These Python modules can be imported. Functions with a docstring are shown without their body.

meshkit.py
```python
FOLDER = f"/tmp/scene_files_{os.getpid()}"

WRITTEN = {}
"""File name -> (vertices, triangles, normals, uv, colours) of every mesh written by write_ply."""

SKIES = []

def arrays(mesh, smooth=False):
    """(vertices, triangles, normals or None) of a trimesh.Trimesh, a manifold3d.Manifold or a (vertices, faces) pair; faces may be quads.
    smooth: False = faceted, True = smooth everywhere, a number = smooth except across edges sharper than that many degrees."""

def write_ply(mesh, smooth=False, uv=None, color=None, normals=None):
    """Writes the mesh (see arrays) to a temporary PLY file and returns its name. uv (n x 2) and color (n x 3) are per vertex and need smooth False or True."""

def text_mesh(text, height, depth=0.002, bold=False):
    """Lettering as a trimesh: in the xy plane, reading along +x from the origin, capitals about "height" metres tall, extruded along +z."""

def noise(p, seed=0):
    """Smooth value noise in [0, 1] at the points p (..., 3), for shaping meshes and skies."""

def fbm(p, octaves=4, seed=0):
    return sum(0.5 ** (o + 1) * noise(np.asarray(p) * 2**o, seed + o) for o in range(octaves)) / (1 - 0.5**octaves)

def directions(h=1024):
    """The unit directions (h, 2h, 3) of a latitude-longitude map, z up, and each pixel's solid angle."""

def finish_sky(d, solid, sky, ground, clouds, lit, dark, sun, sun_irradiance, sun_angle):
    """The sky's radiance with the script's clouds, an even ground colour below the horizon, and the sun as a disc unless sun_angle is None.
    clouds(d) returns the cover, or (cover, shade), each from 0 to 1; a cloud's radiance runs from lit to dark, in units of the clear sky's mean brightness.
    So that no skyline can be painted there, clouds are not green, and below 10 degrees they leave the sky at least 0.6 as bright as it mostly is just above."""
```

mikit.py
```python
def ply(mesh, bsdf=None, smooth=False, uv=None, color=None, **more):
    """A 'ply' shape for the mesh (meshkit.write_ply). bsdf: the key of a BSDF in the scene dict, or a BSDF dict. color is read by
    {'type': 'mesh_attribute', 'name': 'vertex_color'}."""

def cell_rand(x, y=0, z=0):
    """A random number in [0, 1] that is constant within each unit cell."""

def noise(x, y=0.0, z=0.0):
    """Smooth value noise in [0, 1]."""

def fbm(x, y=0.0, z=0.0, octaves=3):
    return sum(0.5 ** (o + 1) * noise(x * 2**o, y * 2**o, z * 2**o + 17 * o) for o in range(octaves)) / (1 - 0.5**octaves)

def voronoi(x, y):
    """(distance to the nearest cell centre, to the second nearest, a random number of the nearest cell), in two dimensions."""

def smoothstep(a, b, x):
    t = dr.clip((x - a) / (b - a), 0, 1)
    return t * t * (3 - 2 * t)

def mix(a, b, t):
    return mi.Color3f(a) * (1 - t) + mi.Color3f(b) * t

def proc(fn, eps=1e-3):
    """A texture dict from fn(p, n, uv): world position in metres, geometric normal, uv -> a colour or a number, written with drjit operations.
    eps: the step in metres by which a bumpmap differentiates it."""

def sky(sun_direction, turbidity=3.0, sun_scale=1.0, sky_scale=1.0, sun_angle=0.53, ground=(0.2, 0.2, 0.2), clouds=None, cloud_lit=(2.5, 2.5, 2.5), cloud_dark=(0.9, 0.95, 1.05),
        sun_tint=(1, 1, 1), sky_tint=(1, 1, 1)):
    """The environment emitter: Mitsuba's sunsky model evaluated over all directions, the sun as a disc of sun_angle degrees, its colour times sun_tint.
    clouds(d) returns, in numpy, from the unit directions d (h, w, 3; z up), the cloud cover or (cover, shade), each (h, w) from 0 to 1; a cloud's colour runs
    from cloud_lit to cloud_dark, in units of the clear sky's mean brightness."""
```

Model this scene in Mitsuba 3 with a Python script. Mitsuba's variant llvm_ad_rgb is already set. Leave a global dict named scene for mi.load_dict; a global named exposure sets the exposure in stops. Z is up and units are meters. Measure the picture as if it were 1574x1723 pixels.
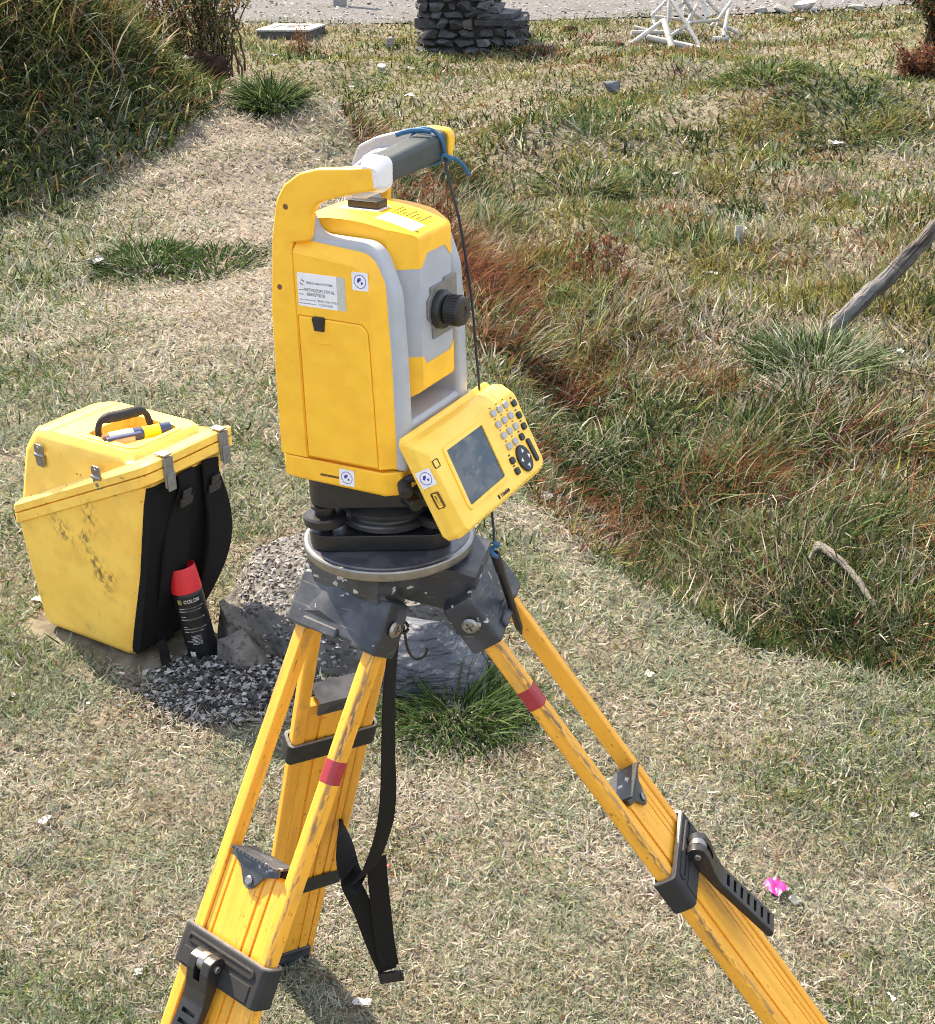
import math, random
import numpy as np, trimesh, drjit as dr, mitsuba as mi
import manifold3d as m3
import mapbox_earcut as earcut
import mikit, meshkit
from mikit import proc, noise, fbm, smoothstep, mix

T4 = mi.ScalarTransform4f
rng = np.random.default_rng(7)
V3 = lambda *a: np.array(a, float)
PI = math.pi
scene, labels = {}, {}

# ------------------------------------------------------------------ camera, sky, exposure
CAM = V3(0, 0, 1.6)
PITCH, ROLL = math.radians(25.0), math.radians(1.2)
FW = V3(0, math.cos(PITCH), -math.sin(PITCH))
UP0 = np.cross(V3(1, 0, 0), FW)
UP = math.sin(ROLL) * V3(1, 0, 0) + math.cos(ROLL) * UP0
scene['camera'] = {'type': 'perspective', 'fov': 36.8, 'fov_axis': 'x', 'near_clip': 0.05, 'far_clip': 400.0,
                   'to_world': T4().look_at(origin=CAM.tolist(), target=(CAM + FW).tolist(), up=UP.tolist())}
SUN = (-0.65, 0.70, 1.05)
def fill_cloud(d):  # unseen cloud cover, added to raise the fill on shaded faces
    c = meshkit.fbm(d / np.maximum(d[..., 2:], 0.12) * 0.9, 4, 3)
    return np.clip((c - 0.33) * 3.2, 0, 1) * 0.85
scene['sky'] = mikit.sky(SUN, turbidity=3, sun_angle=0.8, ground=(0.14, 0.13, 0.10), clouds=fill_cloud, cloud_lit=(2.1, 2.1, 2.15))
exposure = 3.3

# ------------------------------------------------------------------ modelling helpers
def ccw(p):
    p = np.asarray(p, float)
    a = 0.5 * np.sum(p[:, 0] * np.roll(p[:, 1], -1) - np.roll(p[:, 0], -1) * p[:, 1])
    return p if a > 0 else p[::-1].copy()

def fillet(pts, r, n=4):
    pts = ccw(pts); k = len(pts); rr = np.broadcast_to(r, (k,)); out = []
    for i in range(k):
        a, b, c = pts[i - 1], pts[i], pts[(i + 1) % k]
        u, v = a - b, c - b
        lu, lv = np.linalg.norm(u), np.linalg.norm(v)
        u, v = u / lu, v / lv
        ang = math.acos(np.clip(u @ v, -1, 1))
        if rr[i] <= 0:
            out.append(b); continue
        if ang > PI - 1e-3:
            out += [b + (v * t if t > 0 else -u * t) * min(lu, lv) * 0.05 for t in np.linspace(-1, 1, n + 1)]; continue
        d = min(rr[i] / math.tan(ang / 2), 0.48 * lu, 0.48 * lv)
        r2 = d * math.tan(ang / 2)
        ctr = b + (u + v) / np.linalg.norm(u + v) * r2 / math.sin(ang / 2)
        p0, p1 = b + u * d - ctr, b + v * d - ctr
        a0, a1 = math.atan2(p0[1], p0[0]), math.atan2(p1[1], p1[0])
        da = (a1 - a0 + PI) % (2 * PI) - PI
        for t in np.linspace(0, 1, n + 1):
            out.append(ctr + r2 * V3(math.cos(a0 + da * t), math.sin(a0 + da * t)))
    return np.array(out)

def inset(p, d):
    e = np.roll(p, -1, 0) - p
    n = np.stack([-e[:, 1], e[:, 0]], 1)
    n /= np.linalg.norm(n, axis=1, keepdims=True) + 1e-12
    m = np.roll(n, 1, 0)
    den = np.maximum(1 + (n * m).sum(1, keepdims=True), 0.35)
    return p + d * (n + m) / den

def loft(rings, capshape=None):
    rings = [np.asarray(r, float) for r in rings]
    n = len(rings[0]); V = np.vstack(rings); F = []
    i = np.arange(n); j = (i + 1) % n
    for k in range(len(rings) - 1):
        a, b = k * n, (k + 1) * n
        F += [np.stack([a + i, a + j, b + j], 1), np.stack([a + i, b + j, b + i], 1)]
    for k, flip in ((0, True), (len(rings) - 1, False)):
        r = rings[k]
        if capshape is not None:
            p2 = capshape[0 if k == 0 else 1]
        else:
            c = r - r.mean(0); _, _, vt = np.linalg.svd(c, full_matrices=False); p2 = c @ vt[:2].T
        t = earcut.triangulate_float64(np.ascontiguousarray(p2, dtype=np.float64), np.array([n], np.uint32)).reshape(-1, 3).astype(int)
        if len(t):
            q = p2[t]; e1, e2 = q[:, 1] - q[:, 0], q[:, 2] - q[:, 0]; area = e1[:, 0] * e2[:, 1] - e1[:, 1] * e2[:, 0]
            want = np.sum(area) < 0
            t = np.where((area < 0)[:, None] != want, t[:, ::-1], t)
            F.append(t + k * n)
    m = trimesh.Trimesh(V, np.vstack(F), process=False)
    m.merge_vertices(); f = m.faces; m.update_faces((f[:, 0] != f[:, 1]) & (f[:, 1] != f[:, 2]) & (f[:, 0] != f[:, 2]))
    trimesh.repair.fix_normals(m, multibody=False)
    if m.volume < 0: m.invert()
    return m

def remap(q, plane):
    if plane == 'xy': return q
    if plane == 'xz': return q[:, [0, 2, 1]]
    return q[:, [2, 0, 1]]

def prism(poly, z0, z1, bev=0.0, plane='xy', n=2, both=True):
    poly = ccw(poly); rings = []; shapes = []
    prof = [(bev * (1 - math.sin(a)), bev * (1 - math.cos(a))) for a in np.linspace(0, PI / 2, n + 1)] if bev > 0 else [(0, 0)]
    lo = prof if both else [(0, 0)]
    seq = [(d, z0 + h) for d, h in lo] + [(d, z1 - h) for d, h in prof[::-1]]
    for d, z in seq:
        p = inset(poly, d) if d > 0 else poly
        shapes.append(p); rings.append(remap(np.c_[p, np.full(len(p), z)], plane))
    return loft(rings, (shapes[0], shapes[-1]))

def rect(x0, x1, y0, y1): return V3(*[(x0, y0), (x1, y0), (x1, y1), (x0, y1)])
def rrect(x0, x1, y0, y1, r, n=4): return fillet(rect(x0, x1, y0, y1), r, n)
def box(x0, x1, y0, y1, z0, z1, bev=0.0, r=0.0):
    return prism(rrect(x0, x1, y0, y1, r or bev * 1.3), z0, z1, bev)

def circle(r, n=32, c=(0, 0)):
    a = np.arange(n) * 2 * PI / n
    return np.stack([c[0] + r * np.cos(a), c[1] + r * np.sin(a)], 1)

def basis(z, hint=None):
    z = np.asarray(z, float); z = z / np.linalg.norm(z)
    h = V3(0, 0, 1) if hint is None else np.asarray(hint, float)
    if abs(h @ z) > 0.95 * np.linalg.norm(h): h = V3(1, 0, 0)
    x = np.cross(h, z); x /= np.linalg.norm(x)
    return np.stack([x, np.cross(z, x), z], 1)

def cyl(p0, p1, r, bev=0.0, n=28, r1=None):
    p0, p1 = np.asarray(p0, float), np.asarray(p1, float)
    h = np.linalg.norm(p1 - p0); r1 = r if r1 is None else r1
    prof = [(r - bev, 0), (r, bev), (r1, h - bev), (r1 - bev, h)] if bev else [(r, 0), (r1, h)]
    B = basis(p1 - p0)
    return loft([np.c_[circle(max(q, 1e-5), n), np.full(n, z)] @ B.T + p0 for q, z in prof], (circle(1, n), circle(1, n)))

def lathe(prof, n=32, p0=(0, 0, 0), axis=(0, 0, 1)):
    B = basis(axis)
    return loft([np.c_[circle(max(q, 1e-5), n), np.full(n, z)] @ B.T + np.asarray(p0, float) for q, z in prof], (circle(1, n), circle(1, n)))

def spline(pts, n=40):
    from scipy.interpolate import CubicSpline
    p = np.asarray(pts, float)
    t = np.r_[0, np.cumsum(np.linalg.norm(np.diff(p, axis=0), axis=1))]
    return CubicSpline(t, p)(np.linspace(0, t[-1], n))

def sweep(path, sec, hint=None, scale=None):
    """a closed cross-section (n,2) carried along a path"""
    path = np.asarray(path, float); t = np.gradient(path, axis=0)
    t /= np.linalg.norm(t, axis=1, keepdims=True)
    B = basis(t[0], None if np.ndim(hint) == 2 else hint); x = B[:, 0]; rings = []
    for k in range(len(path)):
        if hint is not None and np.ndim(hint) == 2: x = hint[k]
        x = x - t[k] * (x @ t[k]); x /= np.linalg.norm(x); y = np.cross(t[k], x)
        s = 1 if scale is None else scale[k]
        rings.append(path[k] + s * (sec[:, :1] * x + sec[:, 1:2] * y))
    return loft(rings, (sec, sec))

def tube(path, r, n=10, scale=None): return sweep(path, circle(r, n), None, scale)

def cat(*ms):
    ms = [m for x in ms for m in (x if isinstance(x, (list, tuple)) else [x])]
    return trimesh.util.concatenate(ms)

def to_man(m):
    m = m.copy(); m.merge_vertices()
    M = m3.Manifold(m3.Mesh(np.asarray(m.vertices, np.float32), np.asarray(m.faces, np.uint32)))
    if M.num_tri() == 0: raise ValueError('not a closed mesh: ' + str(M.status()))
    return M

def from_man(M):
    q = M.to_mesh(); return trimesh.Trimesh(q.vert_properties[:, :3].astype(float), q.tri_verts.astype(int), process=False)

def hull(pts): return trimesh.convex.convex_hull(np.asarray(pts, float))

def fr(origin, X, Y, Z, s=1.0):
    M = np.eye(4); M[:3, 0], M[:3, 1], M[:3, 2], M[:3, 3] = np.array(X) * s, np.array(Y) * s, np.array(Z) * s, origin
    return M

def put(M, mesh):
    m = mesh.copy(); m.vertices = m.vertices @ M[:3, :3].T + M[:3, 3]
    if np.linalg.det(M[:3, :3]) < 0: m.invert()
    return m

def add(key, mesh, mat, M=None, smooth=32, **kw):
    if key in scene:
        k = 1
        while f'{key}_{k:03d}' in scene: k += 1
        key = f'{key}_{k:03d}'
    if M is not None: mesh = put(M, mesh)
    scene[key] = mikit.ply(mesh, mat, smooth=smooth, **kw)
    return key

def tag(key, label, cat_=None, group=None, kind=None):
    d = {'label': label}
    if cat_: d['category'] = cat_
    if group: d['group'] = group
    if kind: d['kind'] = kind
    labels[key] = d

def taken(name):
    if not any(k == name or k.startswith(name + '__') for k in list(scene) + list(labels)): return name
    k = 1
    while any(q == f'{name}_{k:03d}' or q.startswith(f'{name}_{k:03d}__') for q in list(scene) + list(labels)): k += 1
    return f'{name}_{k:03d}'

# ------------------------------------------------------------------ materials
def pl(name, col, rough=0.5, metallic=0.0, spec=0.5, **kw):
    c = col if isinstance(col, dict) else {'type': 'rgb', 'value': list(col)}
    r = rough if isinstance(rough, (float, dict)) else float(rough)
    scene[name] = {'type': 'twosided', 'bsdf': {'type': 'principled', 'base_color': c, 'roughness': r, 'metallic': float(metallic), 'specular': float(spec), **kw}}
    return name

def bump(name, fn, scale, eps=1e-3):
    b = scene[name]
    inner = b['bsdf']
    scene[name] = {'type': 'twosided', 'bsdf': {'type': 'bumpmap', 'arbitrary': proc(fn, eps), 'scale': float(scale), 'bsdf': inner}}

def instr_yellow(p, n, uv):
    d = fbm(p.x * 60, p.y * 60, p.z * 60, 3)
    sp = smoothstep(0.80, 0.9, noise(p.x * 330, p.y * 330, p.z * 330)) * smoothstep(0.5, 0.75, fbm(p.x * 18, p.y * 18, p.z * 18, 2))
    c = mix((0.86, 0.485, 0.030), (0.82, 0.445, 0.026), smoothstep(0.35, 0.7, d))
    return mix(c, (0.30, 0.20, 0.07), sp * 0.25)
pl('yellow_plastic', proc(instr_yellow), 0.42, spec=0.5)
bump('yellow_plastic', lambda p, n, uv: noise(p.x * 1500, p.y * 1500, p.z * 1500), 0.00012, 3e-4)
def unit_yellow(p, n, uv):
    d = fbm(p.x * 50, p.y * 50, p.z * 50, 3)
    return mix((0.88, 0.58, 0.085), (0.85, 0.53, 0.065), smoothstep(0.35, 0.7, d))
pl('pale_yellow_plastic', proc(unit_yellow), 0.42)
pl('grey_plastic', proc(lambda p, n, uv: mix((0.37, 0.395, 0.44), (0.32, 0.345, 0.39), fbm(p.x * 70, p.y * 70, p.z * 70, 3))), 0.45)
bump('grey_plastic', lambda p, n, uv: noise(p.x * 1500, p.y * 1500, p.z * 1500), 0.0001, 3e-4)
pl('white_plastic', (0.66, 0.66, 0.69), 0.45)
pl('arm_grey', (0.36, 0.355, 0.36), 0.5)
pl('dark_grip', proc(lambda p, n, uv: mix((0.032, 0.042, 0.045), (0.05, 0.06, 0.062), fbm(p.x * 90, p.y * 90, p.z * 90, 3))), 0.55)
pl('black_plastic', proc(lambda p, n, uv: mix((0.008, 0.008, 0.009), (0.019, 0.019, 0.021), fbm(p.x * 120, p.y * 120, p.z * 120, 3))), 0.4)
pl('black_satin', proc(lambda p, n, uv: mix((0.007, 0.007, 0.008), (0.014, 0.014, 0.016), fbm(p.x * 80, p.y * 80, p.z * 80, 3))), 0.33)
pl('black_rubber', proc(lambda p, n, uv: mix((0.009, 0.0095, 0.0105), (0.022, 0.022, 0.023), fbm(p.x * 60, p.y * 60, p.z * 60, 4))), 0.7)
pl('lens_glass', (0.02, 0.022, 0.03), 0.08)
pl('steel', proc(lambda p, n, uv: mix((0.34, 0.335, 0.33), (0.22, 0.215, 0.21), fbm(p.x * 150, p.y * 150, p.z * 150, 3))), 0.35, metallic=0.9)
pl('dull_steel', proc(lambda p, n, uv: mix((0.30, 0.295, 0.29), (0.16, 0.155, 0.15), fbm(p.x * 120, p.y * 120, p.z * 120, 3))), 0.5, metallic=0.6)
pl('grey_key', (0.36, 0.36, 0.37), 0.5)
pl('label_white', proc(lambda p, n, uv: mix((0.74, 0.74, 0.77), (0.66, 0.66, 0.70), fbm(p.x * 90, p.y * 90, p.z * 90, 2))), 0.5)
pl('label_grey', proc(lambda p, n, uv: mix((0.50, 0.50, 0.45), (0.40, 0.40, 0.36), fbm(p.x * 400, p.y * 400, p.z * 400, 2))), 0.5)
pl('ink_black', (0.02, 0.02, 0.025), 0.6)
pl('ink_blue', (0.03, 0.04, 0.30), 0.6)
pl('ink_brown', (0.10, 0.05, 0.01), 0.6)
pl('warn_yellow', (0.84, 0.62, 0.01), 0.45)
pl('rust_brown', (0.16, 0.06, 0.02), 0.6)
def screen_fn(p, n, uv):
    d = fbm(p.x * 55, p.y * 55, p.z * 55, 4)
    s = smoothstep(0.62, 0.72, fbm(p.x * 240, p.y * 60, p.z * 240, 3))
    c = mix((0.05, 0.06, 0.065), (0.10, 0.10, 0.10), smoothstep(0.4, 0.65, d))
    return mix(c, (0.17, 0.155, 0.13), s * 0.6)
pl('lcd', proc(screen_fn), proc(lambda p, n, uv: 0.10 + 0.22 * fbm(p.x * 60, p.y * 60, p.z * 60, 3)))
def cast_fn(p, n, uv):
    d = fbm(p.x * 35, p.y * 35, p.z * 35, 4)
    ch = smoothstep(0.70, 0.73, fbm(p.x * 120 + 3, p.y * 120, p.z * 120, 4) * 0.75 + 0.25 * noise(p.x * 26 + 7, p.y * 26, p.z * 26))
    sc = smoothstep(0.76, 0.80, fbm(p.x * 50, p.y * 50, p.z * 500, 2))
    c = mix((0.022, 0.025, 0.032), (0.062, 0.066, 0.076), smoothstep(0.4, 0.7, d))
    return mix(mix(c, (0.14, 0.14, 0.145), sc * 0.6), (0.40, 0.39, 0.385), ch)
pl('painted_casting', proc(cast_fn), 0.42)
def plate_fn(p, n, uv):
    d = fbm(p.x * 60, p.y * 60, p.z * 60, 4)
    return mix((0.05, 0.055, 0.07), (0.09, 0.09, 0.105), smoothstep(0.35, 0.7, d))
pl('plate_paint', proc(plate_fn), 0.36, metallic=0.25, spec=0.8)
pl('red_tape', proc(lambda p, n, uv: mix((0.33, 0.026, 0.04), (0.25, 0.02, 0.028), fbm(p.x * 90, p.y * 90, p.z * 90, 3))), 0.4)
pl('red_cap', (0.50, 0.012, 0.02), 0.35)
pl('navy_plastic', (0.03, 0.05, 0.13), 0.4)
pl('cream', (0.55, 0.50, 0.42), 0.5)
pl('blue_cord', proc(lambda p, n, uv: mix((0.01, 0.06, 0.16), (0.02, 0.13, 0.26), noise(p.x * 700, p.y * 700, p.z * 500))), 0.6)
pl('dark_cord', (0.012, 0.02, 0.035), 0.6)
pl('pink', proc(lambda p, n, uv: mix((0.45, 0.012, 0.20), (0.36, 0.01, 0.16), noise(p.x * 90, p.y * 90, p.z * 90))), 0.35)
pl('litter_white', proc(lambda p, n, uv: mix((0.46, 0.455, 0.44), (0.26, 0.25, 0.235), fbm(p.x * 60, p.y * 60, p.z * 60, 3))), 0.55)
pl('litter_blue', (0.22, 0.34, 0.42), 0.45)
scene['clear_film'] = {'type': 'principledthin', 'base_color': {'type': 'rgb', 'value': [0.42, 0.46, 0.46]}, 'roughness': 0.25, 'spec_trans': 0.6, 'diff_trans': 0.6, 'eta': 1.45}
def fabric_fn(p, n, uv):
    w = noise(p.x * 900, p.y * 900, p.z * 900)
    return mix((0.004, 0.004, 0.0045), (0.009, 0.009, 0.0095), w)
pl('black_fabric', proc(fabric_fn), 0.85, spec=0.2)
pl('webbing', proc(lambda p, n, uv: mix((0.004, 0.004, 0.004), (0.010, 0.010, 0.010), noise(p.x * 1200, p.y * 1200, p.z * 500))), 0.8, spec=0.25)

# ------------------------------------------------------------------ frames of the main things (metres; local millimetres for the instrument)
def yaw(deg): return V3(math.cos(math.radians(deg)), math.sin(math.radians(deg)), 0), V3(-math.sin(math.radians(deg)), math.cos(math.radians(deg)), 0)
HEAD = V3(-0.0775, 1.244, 1.0)
IA, IB = yaw(-28)                       # instrument: towards its eyepiece side, and across to its far upright
MI = fr(HEAD, IA, IB, V3(0, 0, 1), 0.001)

# ------------------------------------------------------------------ total station
TS = 'total_station'
tag(TS, 'yellow and grey surveying total station with carrying handle, mounted on the tripod', 'total station')

def upright(s, name):
    """s=-1 near upright, +1 far upright; b grows outwards from the telescope"""
    Mx = MI @ np.diag([1, s, 1, 1]).astype(float)
    # grey inner body with the rounded shoulder and the stem of the handle
    body = fillet([(-69, 98), (59, 98), (58, 200), (55, 262), (40, 304), (-22, 306), (-30, 322), (-34, 344), (-22, 352), (22, 356), (26, 357), (26, 368), (18, 367), (-29, 360), (-52, 342), (-63, 306), (-69, 213)],
                  [3, 4, 60, 40, 22, 14, 16, 14, 10, 1, 1, 1, 1, 30, 20, 60, 90], 5)
    u = add(f'{TS}__upright', prism(body, 44, 63, 5, 'xz', 4), 'grey_plastic', Mx)
    # yellow shell: frame with the handle arm
    shell = fillet([(-71, 98), (-42, 98), (-42, 300), (-24, 303), (-21, 326), (-14, 336), (7, 343), (26, 348), (45, 351.5), (43, 371), (18, 368), (-10, 366), (-29, 361), (-46, 350), (-55, 336), (-62, 306), (-69, 240), (-71, 160)],
                   [2, 0, 2, 4, 8, 14, 10, 8, 2, 2, 30, 30, 24, 16, 20, 60, 60, 60], 5)
    add(f'{u}__shell', prism(shell, 60, 70, 2.2, 'xz', 3), 'yellow_plastic', Mx)
    # yellow side panel, bevelled broadly at its top and front
    outer = fillet([(-41.2, 100), (50.5, 100), (50, 200), (47, 272), (36, 296), (-41.2, 303)], [0, 2, 30, 26, 20, 0], 6)
    inner = fillet([(-41.2, 100), (38, 100), (37.5, 200), (35, 270), (27, 286), (-41.2, 293)], [0, 2, 30, 26, 16, 0], 6)
    rings = []
    for p, z in ((outer, 61.5), (inset(outer, 0.0), 63.0), (inset(outer, 1.2), 64.0), (inner, 70.2), (inset(inner, 1.0), 70.8)):
        rings.append(remap(np.c_[p, np.full(len(p), z)], 'xz'))
    pan = loft(rings, (outer, inner))
    # the door's recessed joint
    door = fillet([(-39.5, 101.5), (35.2, 101.5), (32.5, 205), (31.5, 228), (26, 234.6), (-39.5, 235.6)], [1, 1, 40, 5, 5, 1], 5)
    cut = from_man(to_man(pan) - to_man(prism(inset(ccw(door), -1.0), 68.9, 75, 0, 'xz')))
    add(f'{u}__side_panel', cut, 'yellow_plastic', Mx, 30)
    add(f'{u}__battery_door', cat(prism(door, 68, 71.6, 1.6, 'xz', 3), put(fr(V3(-16, 71.4, 214), V3(1, 0, 0), V3(0, 1, 0), V3(0, 0, 1)), tube(spline([(-9, 0, 1), (-3, .3, -.6), (3, .3, -.8), (9, 0, -.2)], 12), 0.9, 8))), 'yellow_plastic', Mx)
    add(f'{u}__latch', prism(fillet([(-25, 237), (-11, 237), (-12.5, 224), (-22.5, 224)], [1, 1, 2.5, 2.5]), 68, 73.6, 1.0, 'xz'), 'black_plastic', Mx)
    for a, z in ((-45.5, 331), (-58, 259)):
        add(f'{u}__screw', cat(cyl((a, 69, z), (a, 70.6, z), 2.6, 0.5, 16)), 'rust_brown', Mx)
    # shell bottom edge piece
    return u

U0 = upright(-1, 'near')
U1 = upright(1, 'far')
base = fillet([(-70.5, -69.5), (40, -70.6), (54, -61), (54, 61), (40, 70.6), (-70.5, 69.5)], [6, 5, 4, 4, 5, 6])
lowr = fillet([(-58, -62), (39, -68), (51, -58), (51, 58), (39, 68), (-58, 62)], [8, 5, 4, 4, 5, 8])
add(f'{TS}__base', loft([np.c_[inset(lowr, 4), np.full(len(base), 73.5)], np.c_[lowr * .5 + base * .5, np.full(len(base), 74.5)], np.c_[base, np.full(len(base), 78)], np.c_[base, np.full(len(base), 96.2)], np.c_[inset(base, 1), np.full(len(base), 97.4)]], (lowr, base)), 'yellow_plastic', MI)
add(f'{TS}__base_slot', prism(rrect(-28, -8, 83.5, 85.5, 0.8), -70.6, -66, 0, 'xz'), 'ink_brown', MI)
add(f'{TS}__central_block', cat(prism(fillet([(-60, 97), (56, 97), (57, 137), (55, 141), (-60, 141)], [2, 2, 2, 2, 2]), -45, 45, 0.5, 'xz'),
    prism(fillet([(-60, 140), (-20, 140), (-34, 160), (-60, 170)], [1, 6, 8, 1]), -45, 45, 0.5, 'xz')), 'grey_plastic', MI)
# telescope: a block with arched top and rounded underside between the uprights
ax_ = np.linspace(-60, 58, 26)
prof = fillet([(61, 166), (61, 304)] + [(q, 318.3 - 0.0026 * (q + 8) ** 2) for q in ax_[::-1]] + [(-63, 303), (-63, 196), (-45, 172), (0, 152), (40, 155)], [8, 4] + [0] * 26 + [6, 20, 30, 50, 30], 6)
tele = to_man(prism(prof, -43, 43, 0, 'xz'))
for s in (-1, 1):                       # chamfered corners of the front
    tele = tele - to_man(prism(V3((64, s * 27), (34, s * 45), (70, s * 60)), 100, 400))
    tele = tele - to_man(prism(V3((-66, s * 30), (-46, s * 45), (-70, s * 60)), 100, 400))
greyband = [(-60, 198), (-27, 198), (-22, 190), (22, 190), (29, 197), (33, 216), (60, 216), (60, 278), (30, 278), (26, 279), (16, 289), (-14, 289), (-25, 278), (-60, 277)]
cutter = to_man(prism(ccw(greyband), -100, 100, 0, 'yz'))
mid = from_man(tele ^ cutter)
scl = np.eye(4); scl[0, 0], scl[1, 1] = 1.010, 1.008
caps = from_man(tele - cutter)
parts = sorted(caps.split(only_watertight=False), key=lambda m: -m.vertices[:, 2].mean())
TEL = add(f'{TS}__telescope', mid, 'grey_plastic', MI, 28)
add(f'{TEL}__top_cover', cat([p for p in parts if p.vertices[:, 2].mean() > 240]), 'yellow_plastic', MI @ scl, 28)
add(f'{TEL}__bottom_cover', cat([p for p in parts if p.vertices[:, 2].mean() <= 240]), 'yellow_plastic', MI @ scl, 28)
# eyepiece plate, ring, focus knob
pp = fillet([(-10, 257), (15, 257), (15, 260), (38, 260), (38, 240), (34, 236), (34, 226), (38, 222), (38, 209), (-7, 209), (-8, 224), (-16, 230), (-16, 246), (-9, 250)], [1.5] * 14, 3)
add(f'{TEL}__eyepiece_plate', prism(pp - V3(3, 0), 60.5, 63.3, 0.7, 'yz'), 'dull_steel', MI)
add(f'{TEL}__eyepiece', lathe([(17.5, 0), (17.5, 5), (16.5, 7), (14.5, 8), (12, 8.4)], 40, (62.5, 2, 234), (1, 0, 0)), 'black_satin', MI, 30)
kn = [(r, a) for r, a in ((11.5, 0), (13, 1), (13.6, 2), (13.4, 14), (12.6, 16.4), (9.8, 17.3), (4.6, 17.3), (4.2, 16.2), (0.01, 16.0))]
add(f'{TEL}__focus_knob', lathe(kn, 36, (70, 3.5, 234), (1, 0.0, 0.0)), 'black_plastic', MI, 30)
add(f'{TEL}__focus_knob__grip_ring', cat([prism(rect(-0.6, 0.6, 13.2, 14.1) @ np.array([[math.cos(q), math.sin(q)], [-math.sin(q), math.cos(q)]]) + V3(3.5, 234), 73, 83, 0, 'yz') for q in np.arange(30) * PI / 15]), 'black_plastic', MI, False)
add(f'{TEL}__sight', cat(box(-26, 6, -3, 15, 318.5, 325.5, 1.2)), 'black_plastic', MI)
add(f'{TEL}__sight_base', box(-33, 8, -7, 17, 314.5, 318.6, 1.0), 'white_plastic', MI)
def arched(a0, a1, b0, b1, lift, th=0.5, n=14):
    """a thin sheet lying on the telescope's arched top"""
    a = np.linspace(a0, a1, n); z = 160 + (318.3 - 0.0026 * (a + 8) ** 2 - 160) + lift
    up_ = np.r_[[(x, y) for x, y in zip(a, z)], [(x, y - th) for x, y in zip(a[::-1], z[::-1])]]
    return prism(up_, b0, b1, 0, 'xz')
add(f'{TEL}__warning_label', arched(14, 51, -2, 25, 0.7), 'warn_yellow', MI, False)
add(f'{TEL}__notice_label', arched(16, 53, -25, -2.5, 0.7), 'label_white', MI, False)
add(f'{TEL}__warning_label__print', cat([arched(18 + 4.6 * k, 19.2 + 4.6 * k, 1, 22 - (k % 3) * 5, 1.0, 0.3, 4) for k in range(7)]), 'ink_brown', MI, False)
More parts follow.
